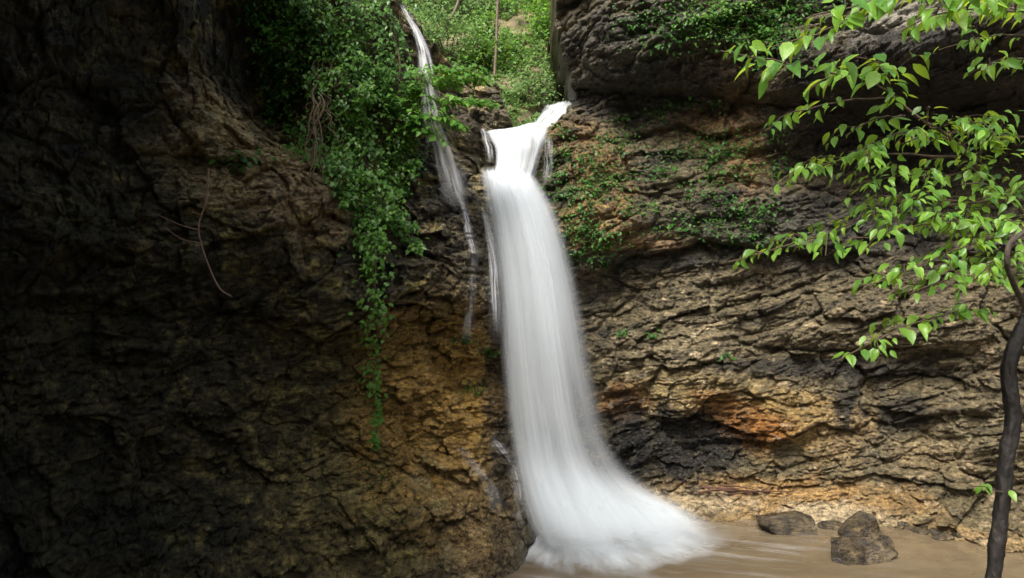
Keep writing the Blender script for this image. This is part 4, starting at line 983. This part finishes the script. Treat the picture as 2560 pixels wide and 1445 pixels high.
leafy_branch(t, [P(1243, 20, b0[1]), P(1270, -60, b0[1]), P(1300, -90, b0[1])], .02, .008, 30, .1, 640, 6, M_ivy_bright, T_SMALL, .2)
b1 = hill_hit(1112, 95)
t = slim_tree([(1112, 95, b1[1] - .8), (1118, 60, b1[1] - .9), (1140, 20, b1[1] - .9), (1165, -60, b1[1] - .8)], .08, .06, 'bent dark trunk rising out of the shrubs at the top', 4)
leafy_branch(t, [P(1150, 5, b1[1] - .8), P(1200, -30, b1[1] - .9), P(1240, -20, b1[1] - 1)], .02, .008, 30, .1, 641, 6, M_ivy_bright, T_SMALL, .2)

# ------------------------------------------------------------------ dead branch hanging on the left wall, twigs at the foot of the right wall
dd = hits([(500, 620)])[0] - .45
dead = thing('dead_branch', P(575, 740, dd), 'bare pale dead branch hanging in front of the dark left wall', 'branch')
v, f = tube(catmull(px([(522, 420, dd + .1), (516, 500, dd + .05), (497, 560, dd), (503, 610, dd), (528, 680, dd), (550, 722, dd), (578, 741, dd)]), 60), np.linspace(.008, .011, 60), 6); mesh_np('stem', v, f, M_dead, dead)
for pt in ([(497, 575, dd), (450, 562, dd - .05), (392, 536, dd - .1)], [(500, 607, dd), (455, 598, dd - .05), (410, 568, dd - .1)], [(515, 510, dd), (540, 512, dd), (562, 506, dd)], [(508, 538, dd), (495, 535, dd), (480, 529, dd)]):
    v, f = tube(catmull(px(pt), 24), np.linspace(.008, .004, 24), 5); mesh_np('twig', v, f, M_dead, dead)
GT = 'fallen twigs at the foot of the right wall'
for k, (a0, b0_, a1, b1_) in enumerate([(1755, 1218, 1880, 1232), (1770, 1226, 1960, 1236), (1800, 1214, 1905, 1228), (1820, 1236, 1985, 1229), (1745, 1232, 1850, 1222)]):
    dq = hits([(a0, b0_), (a1, b1_)]) - .12
    v, f = tube(catmull([P(a0, b0_, dq[0]), P((a0 + a1) / 2, (b0_ + b1_) / 2 - 4, dq.min() - .05), P(a1, b1_, dq[1])], 20), np.linspace(.022, .008, 20), 6, .2, k)
    o = mesh_np('fallen_twig', v, f, bpy.data.materials.get('reddish_wet_twig') or bark_material('reddish_wet_twig', (.05, .02, .014), (.12, .05, .03), scale=30)); tag(o, 'reddish wet twig lying along the foot of the right wall', 'twig', GT)

# ------------------------------------------------------------------ the near tree on the right
tree = thing('young_tree', P(2440, 1640, 3.4), 'young tree with dark wet trunk and bright green drooping leaves over the pool', 'tree')
tr = catmull(px([(2425, 1700, 3.4), (2470, 1500, 3.4), (2488, 1400, 3.4), (2502, 1280, 3.4), (2516, 1150, 3.4), (2532, 1040, 3.4), (2522, 960, 3.4), (2530, 880, 3.4), (2566, 800, 3.4), (2590, 700, 3.4), (2640, 500, 3.4), (2680, 200, 3.4), (2700, -200, 3.4)]), 420)
v, f = tube(tr, np.interp(np.linspace(0, 1, 420), [0, .12, .45, .6, 1], [.043, .032, .031, .024, .016]), 26, .45, 2)
mesh_np('trunk', v, f, M_trunk, tree)
lb = catmull(px([(2580, 815, 3.3), (2558, 760, 3.0), (2535, 712, 2.8), (2518, 660, 2.72), (2524, 612, 2.7), (2562, 580, 2.7), (2630, 560, 2.75)]), 60)
v, f = tube(lb, np.linspace(.012, .009, 60), 10, .12, 5); o = mesh_np('limb', v, f, bark_material('dark_grey_limb_bark', (.035, .027, .02), (.1, .078, .058), scale=30), tree); o['label'] = 'bare curved grey limb'
BR = [ # path, leaves, twigs, size
 ([(2640, 620, 3.3), (2560, 533, 3.2), (2480, 455, 3.1), (2380, 350, 3.0), (2290, 290, 2.95), (2210, 225, 2.9)], 10, 5, .075, .011),
 ([(2225, 232, 2.9), (2160, 195, 2.8), (2060, 180, 2.7), (1930, 150, 2.6), (1800, 128, 2.55)], 26, 5, .088, .005),
 ([(2230, 240, 2.9), (2220, 200, 2.85), (2220, 170, 2.8), (2160, 140, 2.75)], 9, 2, .088, .004),
 ([(2218, 245, 2.9), (2140, 248, 2.85), (2070, 262, 2.8), (1970, 285, 2.75), (1912, 325, 2.7)], 22, 0, .075, .004),
 ([(2262, 289, 2.95), (2200, 295, 2.9), (2150, 315, 2.85), (2112, 340, 2.8)], 10, 2, .075, .004),
 ([(2390, 392, 3.0), (2250, 385, 2.95), (2150, 392, 2.9), (2040, 415, 2.85), (1985, 430, 2.8), (1926, 474, 2.75)], 30, 3, .072, .005),
 ([(2300, 330, 2.95), (2240, 335, 2.9), (2170, 365, 2.9), (2120, 380, 2.85)], 14, 3, .072, .004),
 ([(2300, 300, 3.0), (2340, 320, 2.95), (2400, 305, 2.9), (2450, 318, 2.85)], 14, 4, .07, .004),
 ([(2640, 345, 3.2), (2560, 342, 3.1), (2450, 335, 3.05), (2350, 330, 3.0), (2250, 360, 2.95)], 22, 6, .07, .006),
 ([(2540, 500, 3.15), (2430, 505, 3.05), (2290, 530, 3.0), (2200, 530, 2.95), (2080, 580, 2.9), (1960, 615, 2.85), (1818, 655, 2.8)], 52, 8, .07, .006),
 ([(2440, 420, 3.1), (2360, 440, 3.0), (2250, 440, 2.95), (2140, 460, 2.9)], 18, 6, .07, .004),
 ([(2500, 480, 3.1), (2440, 500, 3.0), (2330, 500, 2.95), (2230, 490, 2.9), (2090, 500, 2.9)], 20, 5, .065, .004),
 ([(2560, 560, 3.2), (2450, 555, 3.0), (2330, 560, 2.9), (2200, 590, 2.85), (2150, 640, 2.8)], 30, 10, .072, .005),
 ([(2580, 600, 3.2), (2470, 600, 3.0), (2350, 640, 2.9), (2240, 690, 2.85), (2170, 712, 2.8)], 30, 10, .07, .005),
 ([(2600, 640, 3.2), (2500, 650, 3.0), (2420, 680, 2.95), (2340, 710, 2.9), (2270, 735, 2.9)], 26, 8, .07, .005),
 ([(2640, 480, 3.3), (2560, 470, 3.2), (2480, 500, 3.1), (2400, 560, 3.0), (2350, 590, 3.0)], 24, 8, .072, .005),
 ([(2500, 470, 3.1), (2440, 400, 3.05), (2480, 360, 3.0), (2540, 340, 3.0)], 16, 5, .07, .004),
 ([(2640, 690, 3.2), (2560, 680, 3.1), (2490, 700, 3.0), (2430, 690, 3.0)], 16, 5, .07, .004),
 ([(2640, 800, 3.3), (2560, 786, 3.2), (2430, 775, 3.1), (2330, 795, 3.0), (2200, 845, 2.9), (2092, 905, 2.8)], 34, 3, .085, .005),
 ([(2700, -60, 2.8), (2560, -10, 2.7), (2420, -20, 2.6), (2300, -30, 2.6), (2180, 5, 2.55), (2030, 40, 2.5)], 40, 9, .09, .006),
 ([(2700, 40, 2.9), (2560, 30, 2.8), (2420, 25, 2.7), (2330, 40, 2.6), (2255, 75, 2.6)], 26, 7, .085, .005),
 ([(2180, 5, 2.55), (2100, 60, 2.55), (2040, 85, 2.5), (1950, 110, 2.5), (1930, 118, 2.5)], 14, 2, .085, .004),
 ([(2700, 100, 3.0), (2600, 90, 2.9), (2480, 90, 2.85), (2400, 110, 2.8), (2345, 125, 2.8)], 14, 3, .07, .004),
 ([(2700, 150, 3.0), (2600, 150, 2.9), (2520, 150, 2.85), (2440, 175, 2.8), (2420, 190, 2.8)], 12, 3, .075, .004),
 ([(2520, 1235, 3.4), (2490, 1225, 3.35), (2450, 1215, 3.3), (2430, 1222, 3.25)], 5, 0, .085, .004)]
for k, (pt, nl, tw, sz, rr) in enumerate(BR):
    leafy_branch(tree, px(pt), rr, rr * .42, int(nl * 1.05), sz * (.86 if k in (1, 2, 19, 20, 21) else .7), 800 + k, tw, M_tree_leaf, T_BIG, (.35 if k in (3, 5, 9, 18) else .12), .55, .26, bark=M_branch if k == 0 else M_twig)

# ------------------------------------------------------------------ camera, sky, sun
cam = bpy.data.cameras.new('camera'); co = bpy.data.objects.new('camera', cam); COL.objects.link(co)
co.location = (0, 0, H); co.rotation_euler = (math.radians(90), 0, 0)
cam.sensor_width = 36; cam.lens = F / 2560 * 36; cam.clip_end = 500; cam.clip_start = .05
S.camera = co
EL, AZ = math.radians(50), math.radians(-152)       # azimuth measured from +Y towards +X
sd = Vector((math.sin(AZ) * math.cos(EL), math.cos(AZ) * math.cos(EL), math.sin(EL)))
w = bpy.data.worlds.new('World'); S.world = w; w.use_nodes = True
nt = w.node_tree; nt.nodes.clear()
sk = nt.nodes.new('ShaderNodeTexSky'); sk.sky_type = 'NISHITA'; sk.sun_disc = False; sk.sun_elevation = EL; sk.sun_rotation = AZ; sk.dust_density = 6; sk.ozone_density = .3
bg = nt.nodes.new('ShaderNodeBackground'); bg.inputs[1].default_value = .085
wo = nt.nodes.new('ShaderNodeOutputWorld'); nt.links.new(sk.outputs[0], bg.inputs[0]); nt.links.new(bg.outputs[0], wo.inputs[0])
sun = bpy.data.lights.new('sun', 'SUN'); sun.energy = 2.2; sun.angle = math.radians(24); sun.color = (1, .96, .9)
so = bpy.data.objects.new('sun', sun); COL.objects.link(so)
so.rotation_euler = sd.to_track_quat('Z', 'Y').to_euler()
S.view_settings.view_transform = 'Standard'; S.view_settings.look = 'None'; S.view_settings.exposure = 1.6; S.view_settings.gamma = 1
S.cycles.max_bounces = 8; S.cycles.transparent_max_bounces = 24; S.cycles.use_denoising = True
